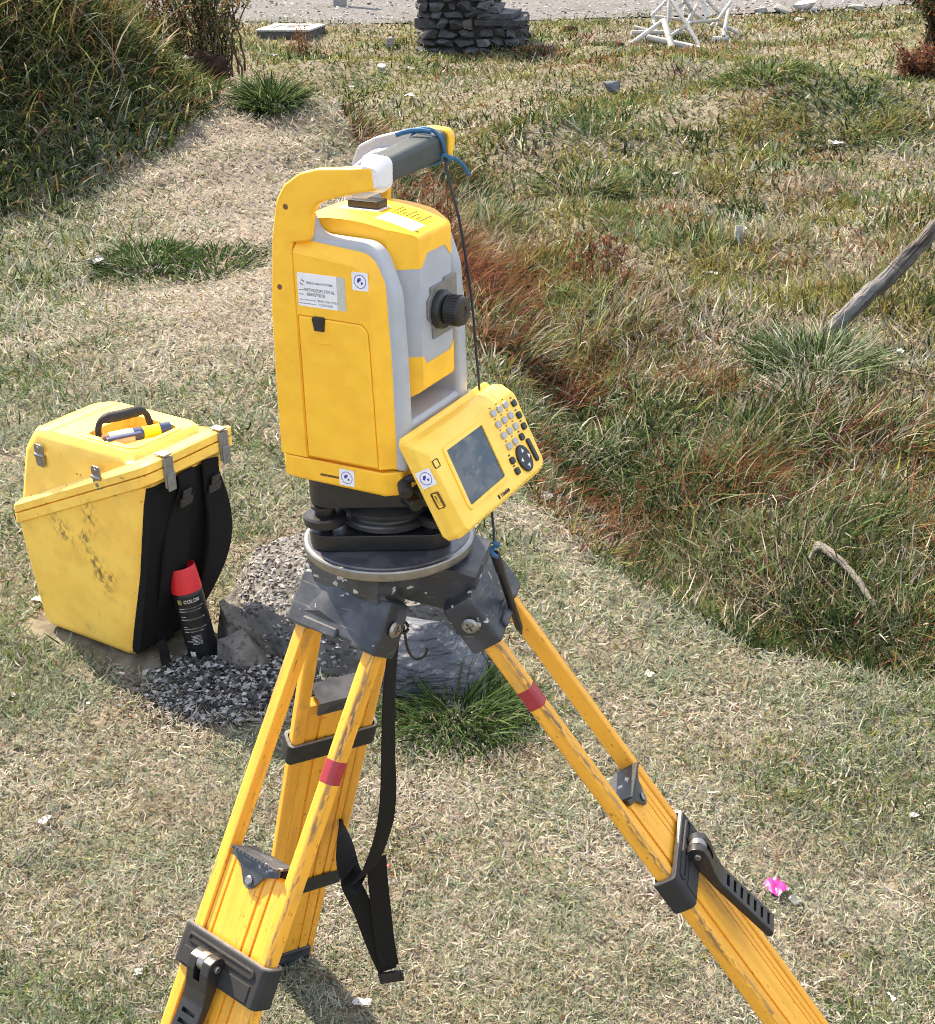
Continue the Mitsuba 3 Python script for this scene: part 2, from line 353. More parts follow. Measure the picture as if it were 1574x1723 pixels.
add(f'{TEL}__cover_screw', cyl((55, -21, 304), (55, -21, 308.5), 2.0, 0.4, 14), 'ink_brown', MI)
# handle: connectors, grip, far end cap
H = f'{TS}__handle'
sec = lambda a0, a1, z0, z1, r: fillet([(a0, z0), (a1, z0 + 3), (a1 + 1, z1 - 2), (a0 + 2, z1)], r, 5)
add(H, loft([np.c_[s_[:, 0], np.full(len(s_), b), s_[:, 1]] for s_, b in
    ((inset(sec(22, 46, 349, 376, 6), 1.5), -46), (sec(22, 46, 349, 376, 6), -44), (sec(22, 46.5, 352, 380, 6), 20), (sec(20, 46.5, 354, 382, 6), 52), (inset(sec(20, 46.5, 354, 382, 6), 1.5), 54))]), 'dark_grip', MI, 35)
add(f'{H}__connector', cat(loft([np.c_[s_[:, 0], np.full(len(s_), b), s_[:, 1]] for s_, b in
    ((sec(30, 46.5, 351, 371.5, 4), -69.5), (sec(28, 48, 349.5, 374, 5), -66), (sec(22, 48.5, 345, 378.5, 7), -55), (sec(22, 47.5, 346.5, 377, 6.5), -45.5))]),
    prism(fillet([(14, 352), (40, 354), (38, 346), (26, 341), (12, 340)], 3), -58, -40, 3, 'xz')), 'white_plastic', MI, 35)
add(f'{H}__end_cap', loft([np.c_[s_[:, 0], np.full(len(s_), b), s_[:, 1]] for s_, b in
    ((sec(20, 47, 354, 382, 6), 54.5), (sec(19, 48, 353, 384, 7), 56), (sec(19, 47.5, 354, 383.5, 7), 63), (sec(22, 45, 357, 381, 7), 70))]), 'yellow_plastic', MI, 35)
add(f'{H}__rest', prism(fillet([(-57, 340), (-36, 334), (-10, 350), (26, 356), (28, 380), (20, 381), (-3, 377), (-29, 370), (-48, 361)], [6, 8, 20, 4, 4, 8, 20, 20, 10]), 52, 69, 3, 'xz'), 'arm_grey', MI, 35)
# labels and stickers
lab = add(f'{TS}__label', prism(rrect(-38, 2.5, 245, 275, 1.2), -71.2, -70.75, 0, 'xz'), 'label_white', MI, False)
add(f'{TS}__label__margin', prism(rrect(2.6, 11, 245, 275, 1.0), -71.2, -70.75, 0, 'xz'), 'label_grey', MI, False)
def write(text, h, a, z, b, bold=False, depth=0.12, tilt=0.0):
    m = meshkit.text_mesh(text, h, depth, bold)
    c, s = math.cos(tilt), math.sin(tilt)
    return put(fr(V3(a, b, z), V3(c, 0, s), V3(-s, 0, c), V3(0, -1, 0)), m)
ink = [write('INICIA GEOSYSTEMS', 1.9, -29, 265.6, -71.2, True), write('ESTACION TOTAL', 2.6, -31, 259.0, -71.2, True), write('ROBOTICA', 2.6, -29, 255.0, -71.2, True),
       write('0006-006-0752', 1.8, -18, 250.4, -71.2, True), write('17 08 2020', 1.8, -17, 247.0, -71.2, True)]
ink += [prism(rect(-37, -31.5, z, z + .5), -71.32, -71.2, 0, 'xz') for z in (259.5, 255.5)] + [prism(rect(-37, -20, z, z + .5), -71.32, -71.2, 0, 'xz') for z in (250.8, 247.4)]
for q in ((.2, 2.2), (3.4, 5.3)):
    ink.append(sweep([(-33 + 2 * math.cos(t), -71.25, 266.5 + 2 * math.sin(t)) for t in np.linspace(q[0], q[1], 8)], circle(.45, 5)))
add(f'{TS}__label__print', cat(ink), 'ink_black', MI, False)
def sticker(M):
    """white square with a blue roundel, in its own xy plane"""
    st = taken(f'{TS}__sticker')
    add(st, prism(rrect(-8, 8, -8, 8, 0.8), 0, 0.4), 'label_white', M, False)
    ring = from_man(to_man(prism(circle(6.1, 32), 0.35, 0.55)) - to_man(prism(circle(5.5, 32), 0, 1)))
    globe = [prism(fillet([(-3.2, 0.2), (-1.8, 3.0), (1.2, 3.2), (1.0, 0.8), (-0.6, 0.0), (-1.6, -1.6)], .6), 0.35, 0.6), prism(fillet([(0.6, -0.4), (2.8, -0.2), (2.8, -2.2), (1.2, -3.0)], .6), 0.35, 0.6)]
    add(f'{st}__emblem', cat(ring, globe), 'ink_blue', M, False)
N3 = lambda o, x, y: MI @ fr(np.asarray(o, float), np.asarray(x, float), np.asarray(y, float), np.cross(x, y))
sticker(N3((26.5, -70.75, 273.5), (1, 0, 0.02), (-.02, 0, 1)))
sticker(N3((1, -70.4, 86.3), (0.99996, -0.01, 0), (0, 0, 1)))
# keypad unit, leaning back against the front
th = 0.5195
KD, KN = V3(math.sin(th), 0, -math.cos(th)), V3(math.cos(th), 0, math.sin(th))
MK = MI @ fr(V3(90, -85.8, 135.2), V3(0, 1, 0), KD, KN)      # x across, y down the panel, z out of it  (left-handed frame: put() mends the faces)
K = f'{TS}__keypad_unit'
o0 = fillet([(2, -7), (178, -7), (183, 1), (175, 80), (167, 87), (5, 87), (1, 82)], [5, 6, 6, 6, 6, 4, 4], 5)
ob = fillet([(13, -14), (173, -14), (178, -8), (172, 80), (165, 86), (11, 86), (8, 82)], [5, 6, 6, 6, 6, 4, 4], 5)
o1 = fillet([(5, 6), (172, 3), (176, 8), (168.5, 76), (163, 81), (6.5, 82), (3.5, 78)], [4, 4, 4, 5, 5, 4, 4], 5)
add(K, loft([np.c_[inset(ob, 5), np.full(len(o0), -34)], np.c_[inset(ob, 2), np.full(len(o0), -31)], np.c_[ob * .3 + o0 * .7, np.full(len(o0), -16)], np.c_[inset(o0, 0.3), np.full(len(o0), -12)], np.c_[inset(o0, 1.0), np.full(len(o0), -9)],
             np.c_[o1, np.full(len(o0), 0.0)], np.c_[inset(o1, 1.5), np.full(len(o0), 0.5)]], (ob, o1)), 'pale_yellow_plastic', MK, 17)
add(f'{K}__back_shell', loft([np.c_[inset(ob, q), np.full(len(ob), z)] for q, z in ((1.5, -30), (-0.6, -28), (-1.2, -22), (0.5, -20.5))]), 'pale_yellow_plastic', MK, 30)
scr = fillet([(29, 13), (98, 13), (94, 65), (24, 66)], 1.5)
frame = from_man(to_man(prism(inset(scr, -4), 0.3, 2.4, 1.0)) - to_man(prism(scr, -1, 5)))
add(f'{K}__screen_frame', frame, 'pale_yellow_plastic', MK, 30)
add(f'{K}__screen', prism(inset(scr, 0.1), 0.2, 1.0), 'lcd', MK, False)
def key(x, y, w, h, mat, name):
    add(f'{K}__{name}', prism(rrect(x - w / 2, x + w / 2, y - h / 2, y + h / 2, 2.2, 3), 0.3, 3.0, 1.0), mat, MK, 35)
marks = []
for r in range(4):
    for c in range(3):
        if r == 3 and c == 0: continue
        x, y = 124.5 + 13 * c - 0.6 * r, 11 + 11.4 * r
        if r == 3: x = 123.5 + 13 * (c - 1)
        key(x, y, 8.2, 6.6, 'grey_key', 'key')
        marks.append(prism(rect(x - 1.6, x + 1.6, y - 6.2, y - 5.2), 0.3, 0.75))
for x, y in ((165, 14.5), (163.5, 27), (162.5, 38.5), (150.5, 45.5), (117, 58), (116.5, 69)):
    key(x, y, 7.6, 6.8, 'black_plastic', 'black_key')
    marks.append(prism(rect(x - 2, x + 2, y - 6.4, y - 5.0), 0.3, 0.75))
add(f'{K}__black_key', cat(prism(rrect(154, 160, 50, 74, 2.5), 0.3, 3.0, 1.0)), 'black_plastic', MK, 35)
add(f'{K}__key_print', cat(marks), 'ink_brown', MK, False)
add(f'{K}__arrow_pad', prism(circle(1, 36) * V3(11.5, 13.5) + V3(137, 63.5), 0.3, 3.4, 1.4), 'black_plastic', MK, 35)
tri = [prism(V3(*[(137 + dx + 2.6 * math.cos(a + q), 63.5 + dy + 2.6 * math.sin(a + q)) for q in (0, 2 * PI / 3, 4 * PI / 3)]), 3.3, 3.7) for dx, dy, a in ((0, -7.5, -PI / 2), (6.8, 0, 0), (0, 7.5, PI / 2), (-6.8, 0, PI))]
add(f'{K}__arrow_pad__arrow', cat(tri), 'label_white', MK, False)
add(f'{K}__logo', put(fr(V3(74, 79, 0.75), V3(1, 0, 0), V3(0, -1, 0), V3(0, 0, 1)), cat(meshkit.text_mesh('Trimble', 3.6, 0.2, True))), 'ink_black', MK, False)
add(f'{K}__logo_mark', cat([prism(rect(69.5 + k * 1.1, 70.2 + k * 1.1, 75, 79), 0.5, 0.9) for k in range(3)]), 'ink_black', MK, False)
bl = rrect(4, 13, 13, 21, 1.5)
add(f'{K}__side_button', from_man(to_man(prism(bl, 0.2, 1.2)) - to_man(prism(inset(bl, 0.8), -1, 3))), 'ink_brown', MK, 30)
slot = rrect(-8, 8, -5, 5, 2)
add(f'{K}__card_slot', cat(from_man(to_man(prism(slot, -1, 1.0)) - to_man(prism(inset(slot, 1.1), -2, 3))), prism(rrect(-5, 5, -0.8, 0.8, 0.6), -1, 0.8)), 'ink_brown', MK @ fr(V3(2.6, 47, -12), V3(0.02, 1, 0), V3(0.25, 0, -0.97), V3(-0.97, 0, -0.25)), 30)
sticker(MK @ fr(V3(2.0, 25, -12), V3(0.05, 0, 0.9987), V3(0, -1, 0), V3(-0.9987, 0, 0.05)))
add(f'{TS}__cable_plug', cat(cyl((54, -58, 86), (63, -70, 81), 6.5, 1.5, 18), tube(spline([(56, -58, 88), (66, -56, 93), (74, -50, 90), (82, -44, 84)], 16), 4, 10)), 'black_rubber', MI, 35)

# ------------------------------------------------------------------ tribrach under the instrument
TB = 'tribrach'
tag(TB, 'black three-screw tribrach clamped between the total station and the tripod head', 'tribrach')
pl('dark_steel', proc(lambda p, n, uv: mix((0.16, 0.16, 0.165), (0.07, 0.07, 0.075), fbm(p.x * 120, p.y * 120, p.z * 120, 3))), 0.32, metallic=0.7)
foot = [V3(-37, -53), V3(58, 0), V3(-37, 53)]
def tri_plate(e, r): return fillet([f * (1 + e / 65) for f in foot], r, 8)
rot = yaw(6)
MT = fr(HEAD, *[q * 1 for q in (yaw(-30)[0], yaw(-30)[1])], V3(0, 0, 1), 0.001)
add(f'{TB}__base_plate', prism(tri_plate(34, 20), 0.5, 17, 1.6), 'black_satin', MT, 35)
add(f'{TB}__upper_body', cat(prism(tri_plate(33, 22), 45, 73, 2.5), cyl((0, 0, 66), (0, 0, 75.5), 46, 1, 40)), 'black_plastic', MT, 35)
add(f'{TB}__spring_plate', lathe([(30, 17), (40, 17), (45, 20), (46.5, 25), (45, 26.5), (40, 27), (40, 29), (47, 35), (48, 37), (46, 38.5), (38, 40), (30, 45.5)], 44), 'dark_steel', MT, 30)
for f in foot:
    sc = add(f'{TB}__foot_screw', lathe([(6, 16), (7, 24), (18, 24.5), (20.5, 26), (20.5, 33), (18.5, 35), (10, 36), (10, 41), (13, 42), (13, 45), (9, 45.5)], 30, (f[0], f[1], 0)), 'black_satin', MT, 30)
    add(f'{sc}__cap', lathe([(12, 72.5), (12, 75), (8.5, 76.2), (0.1, 76.6)], 24, (f[0], f[1], 0)), 'dull_steel', MT, 30)
add(f'{TB}__clamp_lever', cat(cyl((44, -34, 60), (62, -44, 60), 7, 1, 20)), 'black_satin', MT, 35)

# ------------------------------------------------------------------ stylus hanging on a blue cord from the handle
CO = 'stylus_cord'
tag(CO, 'blue cord tied to the carrying handle, a thin black stylus hanging at its end', 'cord')
w_ = lambda a, b, z: V3(a, b, z)
main = spline([w_(49, 45, 361), w_(54, 40, 343), w_(60, 42, 318), w_(63, 54, 266), w_(65, 62, 215), w_(66, 66, 168), w_(66, 70, 132), w_(68, 62, 100), w_(86, 46, 60), w_(106, 16, 30), w_(118, -5, 22), w_(120, -9, 16)], 70)
add(f'{CO}__line', tube(main, 1.25, 8), 'dark_cord', MI, True)
add(f'{CO}__loop', cat(tube(spline([w_(49, 44, 362), w_(48.5, 40, 374), w_(42, 36, 383.5), w_(26, 35, 382.5), w_(18.5, 36, 368), w_(22, 40, 352.5), w_(40, 44, 353), w_(49, 45, 359)], 40), 1.7, 8), tube(spline([w_(44, 30, 383), w_(30, 24, 384.5), w_(16, 16, 381)], 16), 2.2, 8)), 'blue_cord', MI, True)
add(f'{CO}__knot', cat(tube(spline([w_(49, 43, 362), w_(53, 46, 358), w_(49, 50, 355), w_(46, 45, 358), w_(51, 43, 362)], 20), 2.0, 8), tube(spline([w_(50, 46, 359), w_(52, 54, 357), w_(54, 66, 350), w_(56, 76, 338)], 16), 2.0, 8)), 'blue_cord', MI, True)
kq = [w_(120, -9, 19), w_(123, -7, 15), w_(120, -4, 12), w_(117, -9, 10), w_(121, -11, 6), w_(122, -7, 3)]
add(f'{CO}__knot', tube(spline(kq, 24), 2.2, 8), 'blue_cord', MI, True)
sty = [w_(120, -8, 6), w_(120, 18, -47), w_(120, 50, -112)]
add(f'{CO}__stylus', cat(cyl(sty[0], sty[0] + .2 * (sty[2] - sty[0]), 4.6, 0.8, 16), cyl(sty[0] + .2 * (sty[2] - sty[0]), sty[0] + .9 * (sty[2] - sty[0]), 3.9, 0.3, 16), cyl(sty[0] + .9 * (sty[2] - sty[0]), sty[2], 3.9, 0, 16, 0.8)), 'black_satin', MI, 35)

# ------------------------------------------------------------------ tripod
TP = 'tripod'
tag(TP, 'yellow wooden surveying tripod with worn dark metal head and three spread legs', 'tripod')
LEGS = [(230.0, 58.0, 57.0), (-12.0, 55.5, 90.0), (114.4, 63.2, 75.0)]
MH = fr(HEAD, V3(1, 0, 0), V3(0, 1, 0), V3(0, 0, 1), 0.001)
add(f'{TP}__head_plate', lathe([(30, -10), (76, -10), (80, -9), (80, -1.5), (78.5, 0), (36, 0), (35, -2), (0.1, -2)], 72), 'plate_paint', MH, 30)
add(f'{TP}__head_rim', from_man(to_man(lathe([(79, -12), (83, -11.4), (84, -9), (84, -3), (83, -1.6), (80.2, -1.2)], 72)) - to_man(cyl((0, 0, -20), (0, 0, 5), 79.8, 0, 72))), 'steel', MH, 30)
arms = [lathe([(40, -52), (52, -46), (66, -14), (66, -11)], 40)]
for ph, ep, r0 in LEGS:
    c, s = math.cos(math.radians(ph)), math.sin(math.radians(ph))
    rad, tg = V3(c, s, 0), V3(-s, c, 0)
    q = []
    for r, w, zt, zb in ((20, 44, -12, -50), (66, 46, -12, -34), (r0 + 4, 40, -22, -66)):
        for sg in (-1, 1): q += [rad * r + tg * sg * w + V3(0, 0, zt), rad * r + tg * sg * (w * .94) + V3(0, 0, zb)]
    arms.append(hull(q))
add(f'{TP}__head_casting', cat(arms), 'painted_casting', MH, 25)
add(f'{TP}__centre_screw', cat(lathe([(10, -66), (22, -64), (24, -58), (24, -48), (20, -46)], 24), lathe([(6, -78), (13, -77), (15, -72), (15, -64)], 20), box(-10, 60, -9, 9, -56, -46, 2)), 'black_satin', MH, 30)
hk = spline([(8, -2, -76), (9, -2, -92), (10, -3, -106)], 12)
hk2 = spline([(10, -3, -104), (12, -4, -120), (15, -5, -134), (22, -6, -142), (30, -7, -138), (33, -8, -128)], 26)
add(f'{TP}__plumb_hook', cat(tube(hk, 1.4, 8), tube(hk2, 1.5, 8), tube([(10 + 5 * math.cos(t), -3 + 2 * math.sin(t), -106 + 5 * math.sin(t)) for t in np.linspace(0, 6.1, 20)], 1.6, 8)), 'black_satin', MH, True)

def leg_paint(o, dn, tg, nv, sides):
    """worn yellow lacquer; wear runs along the outer ridges of the poles"""
    o, dn, tg, nv = [mi.Point3f(*map(float, q)) for q in (o, dn, tg, nv)]
    def fn(p, n, uv):
        q = mi.Vector3f(p.x - o.x, p.y - o.y, p.z - o.z)
        D = lambda a: q.x * a.x + q.y * a.y + q.z * a.z
        t, u, v = D(dn), D(tg), D(nv)
        g = fbm(t * 9, u * 130, v * 130, 3)
        c = mix((0.76, 0.375, 0.036), (0.69, 0.325, 0.03), smoothstep(0.35, 0.65, g))
        grime = smoothstep(0.55, 0.8, fbm(t * 14 + 4, u * 90, v * 90, 4))
        c = mix(c, (0.42, 0.22, 0.03), grime * 0.3)
        smear = smoothstep(0.60, 0.78, fbm(t * 22 + 8, u * 60, v * 60, 4)) * smoothstep(0.4, 0.6, noise(t * 5 + 3, u * 20, 0.0))
        c = mix(c, (0.30, 0.20, 0.09), smear * 0.55)
        amt = dr.select(u > 0, mi.Float(sides[1]), mi.Float(sides[0]))
        wob = 0.005 * (fbm(t * 16 + o.x * 9, u * 0, 0.0, 3) - 0.5)
        ridge = dr.exp(-(dr.square(dr.abs(u) - 0.0515 + wob) + dr.square(v - 0.0068 - wob)) / (0.0034 * 0.0034))
        wv = 0.165 + fbm(t * 42, u * 300, v * 300, 4) * 0.75 + 0.30 * smoothstep(0.3, 0.7, fbm(t * 6.0 + o.x * 30, u * 0, 0.0, 2))
        wear = ridge * smoothstep(0.50, 0.60, wv + 0.10 * (amt - 1)) * smoothstep(0.36, 0.56, fbm(t * 120, u * 500, v * 500, 3)) * (0.55 + 0.45 * noise(t * 30, 0.0, 0.0)) * smoothstep(0.1, 0.5, amt + 0.25 * wv)
        ding = smoothstep(0.745, 0.775, fbm(t * 130, u * 260, v * 260, 3) + 0.05 * (amt - 0.5))
        c = mix(c, mix((0.035, 0.03, 0.025), (0.16, 0.12, 0.085), noise(t * 260, u * 400, v * 400)), dr.minimum(wear, 0.9))
        return mix(c, (0.20, 0.09, 0.02), ding * 0.65)
    return proc(fn)

def pole_sec(s):
    """pole cross-section in (u,v), rounded on its outer side"""
    return fillet(V3((s * 38.5, -9), (s * 53, -9), (s * 53, 9), (s * 38.5, 9)), [1.5, 4.5, 6, 3], 6)

def tband(sec, t0, t1, bev=0.6):
    """a section in (u,v) extruded along the leg -> coordinates (t,u,v)"""
    return prism(sec, t0, t1, bev, 'yz')

leg_names = []
for k, (ph, ep, r0) in enumerate(LEGS):
    p, e = math.radians(ph), math.radians(ep)
    rad, tg = V3(math.cos(p), math.sin(p), 0), V3(-math.sin(p), math.cos(p), 0)
    dn = rad * math.cos(e) - V3(0, 0, 1) * math.sin(e)
    nv = rad * math.sin(e) + V3(0, 0, 1) * math.cos(e)
    o = HEAD + rad * r0 * 0.001 - V3(0, 0, 0.06) - tg * (0.003 if k == 0 else 0.0)
    M = fr(o, dn, tg, nv, 0.001)
    mat = pl(f'leg_lacquer_{k}', leg_paint(o, dn, tg, nv, ((0.25, 1.0), (1.0, 0.2), (0.45, 0.4))[k]), 0.4)
    name = taken(f'{TP}__leg')
    # sliding board in the middle
    sec = fillet([(-37.8, -7), (-29, -7), (-29, -4), (-26, -4), (-26, -7.5), (-13, -7.5), (-13, -4.5), (-10.5, -4.5), (-10.5, -7.5), (20, -7.5), (20, -4.2), (23, -4.2), (23, -7), (37.8, -7), (37.8, 6), (27, 6), (27, 3.4), (24.5, 3.4), (24.5, 6.4), (15.5, 6.4), (15.5, 3.6), (12.5, 3.6), (12.5, 6.8), (-27, 6.8), (-27, 3.4), (-30, 3.4), (-30, 6), (-37.8, 6)], 0.5, 2)
    add(name, tband(sec, 268, 1040), mat, M, 25)
    leg_names.append(name)
    for s in (-1, 1):
        pn = add(f'{name}__pole', tband(pole_sec(s), 26, 775, 1.0), mat, M, 40)
        if s == -1 and k == 1 or s == 1 and k == 0:
            t0 = 140 if k == 0 else 92
            add(f'{name}__tape', tband(inset(pole_sec(s), -0.5), t0, t0 + 23, 0.2), 'red_tape', M, 40)
    # hinge saddle
    face = fillet([(-20, -57), (-24, -40), (-24, 40), (-20, 57), (10, 59), (33, 58), (33, 30), (30, 28), (30, -28), (34, -30), (34, -59), (6, -59)], [4, 4, 4, 5, 3, 3, 1, 1, 1, 1, 3, 3], 4)
    hp = add(f'{name}__hinge', cat(prism(face, -17, 17, 3.0, 'xy'), box(22, 32, -36, 10, 15, 20.5, 1.6),
        hull([(-22, -20, 16), (-22, 20, 16), (20, 14, 16), (20, -46, 16), (-14, 0, 20.5), (12, -18, 21)])), 'painted_casting', M, 22)
    for s in (-1, 1):
        c_ = V3(4, s * 59, 0)
        sl = cyl(c_, c_ + V3(0, s * 4.5, 0), 8.2, 2.2, 26)
        slot = from_man(to_man(sl) - to_man(box(-0.6, 8.6, s * 63 - 2, s * 63 + 2, -.9, .9)) - to_man(box(3.1, 4.9, s * 63 - 2, s * 63 + 2, -4.6, 4.6)))
        add(f'{hp}__screw' if False else f'{name}__screw', slot, 'steel', M, 30)
    # toothed stop bracket on top of the sliding board
    teeth = [(262, -36)]
    for q in np.arange(-34, 35, 4.0): teeth += [(260.5, q), (262.6, q + 2)]
    plate = ccw(np.array([(258, -33), (258, 33), (265, 32), (270, 18), (286, 6), (289, 0), (286, -6), (270, -18), (265, -32)], float))
    plate = fillet(plate, [2, 2, 2, 8, 3, 3, 3, 8, 2], 3)
    top = [( -16, -30), (18, -36)]
    edge = [(20.5 + (1.3 if i % 2 else 0), q) for i, q in enumerate(np.arange(-36, 37, 3.0))]
    cap = ccw(np.array([(v, u) for v, u in [(-13, -27)] + [(a_ - 4, b_ * 0.86) for a_, b_ in edge] + [(-13, 27)]], float)[:, ::-1])   # (u,v)
    br = add(f'{name}__bracket', cat(prism(plate, 9, 11.2, 0.4, 'xy'), prism(cap, 256.5, 259, 0, 'yz'), box(259, 285, -28, 28, -11.5, -9.5, 0.3)), 'painted_casting', M, 25)
    add(f'{br}__screw' if False else f'{name}__bracket_screw', cyl((280, 0, 11), (280, 0, 14), 4.6, 1.3, 20), 'steel', M, 30)
    # clamp band with lever
    ring_o, ring_i = rrect(-58.5, 58.5, -13, 15, 7), rrect(-54, 54, -10, 10, 4)
    ring = from_man(to_man(tband(ring_o, 346, 386, 2.0)) - to_man(tband(ring_i, 300, 420, 0)))
    ridge = from_man(to_man(prism(rrect(351, 361, -47, 47, 5), 14, 17.3, 1.4)) - to_man(prism(rrect(353.5, 358.5, -44, 44, 2.4), 15.8, 30)))
    cl = add(f'{name}__clamp', cat(ring, ridge, box(366, 383, -48, 46, 14.5, 16.2, 0.8)), 'black_rubber', M, 30)
    add(f'{name}__clamp_edge', from_man(to_man(tband(inset(ring_o, 0.8), 344.6, 346.4, 0.3)) - to_man(tband(ring_i, 300, 420, 0))), 'dull_steel', M, 30)
    open_ = (0.10, 0.20, 0.03)[k]
    uo = (-7, 8, 0)[k]
    co, si = math.cos(open_), math.sin(open_)
    ML_ = M @ fr(V3(366, uo, 24), V3(co, 0, si), V3(0, 1, 0), V3(-si, 0, co))
    side = fillet([(-10, -9), (-11, 4), (-2, 11), (9, 9), (26, 1), (40, -3), (124, -4), (124, -13), (40, -13), (22, -12)], [4, 6, 7, 6, 20, 20, 3.5, 3.5, 20, 8], 4)
    body = to_man(prism(side, -15, 15, 1.5, 'xz'))
    body = body - to_man(box(-20, 18, -4.5, 4.5, -20, 20))
    for q in range(7):
        body = body - to_man(box(48 + 10.5 * q, 52.5 + 10.5 * q, -9, 9, -7.5, 0, 0))
    lv = add(f'{name}__lever', from_man(body), 'black_plastic', M @ np.linalg.inv(M) @ ML_, 30)
    add(f'{name}__lever_pin', cat(cyl((0, -18, 1), (0, 18, 1), 3.6, 0.8, 16), prism(circle(9.5, 24, (-1, 1)), -4.2, 4.2, 0.8, 'xz')), 'steel', ML_, 30)
    # lower end band and pointed shoe
    add(f'{name}__end_band', from_man(to_man(tband(rrect(-57.5, 57.5, -12.5, 13, 6), 744, 784, 2)) - to_man(tband(rrect(-54, 54, -10, 10, 4), 700, 800, 0))), 'black_rubber', M, 30)
    sh = fillet([(1000, -33), (1000, 33), (1050, 32), (1085, 14), (1110, 3), (1110, -3), (1085, -14), (1050, -32)], [2, 2, 8, 8, 2, 2, 8, 8])
    add(f'{name}__shoe', cat(prism(sh, -12, 11, 3), *[cyl((1018 + 22 * i, 0, 10), (1018 + 22 * i, 0, 13), 6, 1, 16) for i in range(2)]), 'painted_casting', M, 30)

# carrying strap of the tripod
def ribbon(path, wid, th, side):
    """a flat band: side = its width direction at every path point"""
    path = np.asarray(path, float); side = np.asarray(side, float); n = len(path)
    sp = side if side.ndim == 2 else np.tile(side, (n, 1))
    sec = fillet(rect(-wid / 2, wid / 2, -th / 2, th / 2), th * .4, 2)
    return sweep(path, sec, sp)
def dirs(ks, n):
    """width directions interpolated between (fraction, vector) keys"""
    f = np.array([k[0] for k in ks]); v = np.array([k[1] for k in ks], float)
    x = np.linspace(0, 1, n)
    d = np.stack([np.interp(x, f, v[:, i]) for i in range(3)], 1)
    return d / np.linalg.norm(d, axis=1, keepdims=True)
ST = 'carry_strap'
tag(ST, 'long black webbing strap dangling from the tripod, its tail ending in a buckle', 'strap')
sp1 = spline([(-0.070, 1.305, 0.92), (-0.080, 1.315, 0.85), (-0.090, 1.33, 0.773), (-0.099, 1.36, 0.632), (-0.108, 1.40, 0.534), (-0.127, 1.44, 0.448), (-0.148, 1.468, 0.392), (-0.158, 1.482, 0.378)], 60)
add(ST, ribbon(sp1, 0.026, 0.0018, dirs([(0, (.35, .9, .1)), (.45, (.55, .8, .1)), (.7, (.8, .5, .2)), (1, (.75, .3, .55))], 60)), 'webbing')
sp2 = spline([(-0.150, 1.475, 0.373), (-0.166, 1.492, 0.378), (-0.172, 1.515, 0.392), (-0.175, 1.545, 0.402), (-0.178, 1.565, 0.400)], 30)
add(f'{ST}__loop', ribbon(sp2, 0.03, 0.0018, dirs([(0, (.7, .3, .5)), (1, (.3, .2, -.9))], 30)), 'webbing')
sp3 = spline([(-0.163, 1.480, 0.395), (-0.168, 1.486, 0.375), (-0.160, 1.490, 0.345), (-0.148, 1.492, 0.300), (-0.134, 1.495, 0.24), (-0.124, 1.497, 0.205)], 40)
add(f'{ST}__tail', ribbon(sp3, 0.027, 0.0018, dirs([(0, (.5, .8, .2)), (.35, (.9, .2, .1)), (1, (.98, .1, .14))], 40)), 'webbing')
sp4 = spline([(-0.128, 1.474, 0.418), (-0.129, 1.480, 0.385), (-0.128, 1.486, 0.34), (-0.126, 1.490, 0.28), (-0.121, 1.494, 0.215)], 40)
add(f'{ST}__tail', ribbon(sp4, 0.027, 0.0018, dirs([(0, (.95, .3, .1)), (1, (.98, .1, .16))], 40)), 'webbing')
MB = fr(V3(-0.1185, 1.492, 0.195), V3(.985, 0, .17), V3(0, 1, 0), V3(-.17, 0, .985), 0.001)
add(f'{ST}__buckle', cat(box(-17, 17, -3, 3, -6, -2, 1), box(-17, -14, -3, 3, -6, 12, 1), box(14, 17, -3, 3, -6, 8, 1), box(-14, 14, -2.5, 2.5, -3, 11, 1)), 'black_plastic', MB, 30)

# ------------------------------------------------------------------ carry case
CA, CB = yaw(-34)
QC = V3(-0.750, 2.690, 0.0)
MC = fr(QC, CA, CB, V3(0, 0, 1))
def case_fn(p, n, uv):
    qx, qy = p.x - float(QC[0]), p.y - float(QC[1])
    a, b, z = qx * float(CA[0]) + qy * float(CA[1]), qx * float(CB[0]) + qy * float(CB[1]), p.z
    g = fbm(p.x * 16, p.y * 16, p.z * 16, 4)
    c = mix((0.87, 0.565, 0.105), (0.81, 0.50, 0.085), smoothstep(0.35, 0.65, g))
    dirt = smoothstep(0.52, 0.75, fbm(p.x * 40, p.y * 40, p.z * 22, 4))
    c = mix(c, (0.42, 0.29, 0.09), dirt * (0.15 + 0.35 * smoothstep(0.16, 0.0, z)))
    m = mi.Float(0)
    for (ca, cz, ra, rz, sl) in ((-0.055, 0.345, 0.018, 0.040, 0.1), (-0.150, 0.290, 0.022, 0.030, -0.4), (-0.058, 0.215, 0.022, 0.055, -0.35), (-0.02, 0.20, 0.012, 0.02, 0), (-0.085, 0.285, 0.014, 0.02, 0)):
        dz = z - cz; da = a - ca - sl * dz
        m = dr.maximum(m, dr.exp(-dr.square(da / ra) - dr.square(dz / rz)))
    scr = m * smoothstep(0.42, 0.66, fbm(a * 130, b * 130, z * 70, 4)) * smoothstep(0.05, 0.0, b)
    c = mix(c, (0.07, 0.055, 0.03), scr * 0.85)
    nick = smoothstep(0.745, 0.775, fbm(a * 95 + 9, b * 95, z * 60, 4) * 0.8 + 0.2 * noise(a * 9, b * 9, z * 9 + 2))
    return mix(c, (0.12, 0.065, 0.015), nick * 0.75)
pl('case_yellow', proc(case_fn), 0.33, spec=0.5)
bump('case_yellow', lambda p, n, uv: fbm(p.x * 500, p.y * 500, p.z * 500, 2), 0.0004, 6e-4)
CC = 'carry_case'
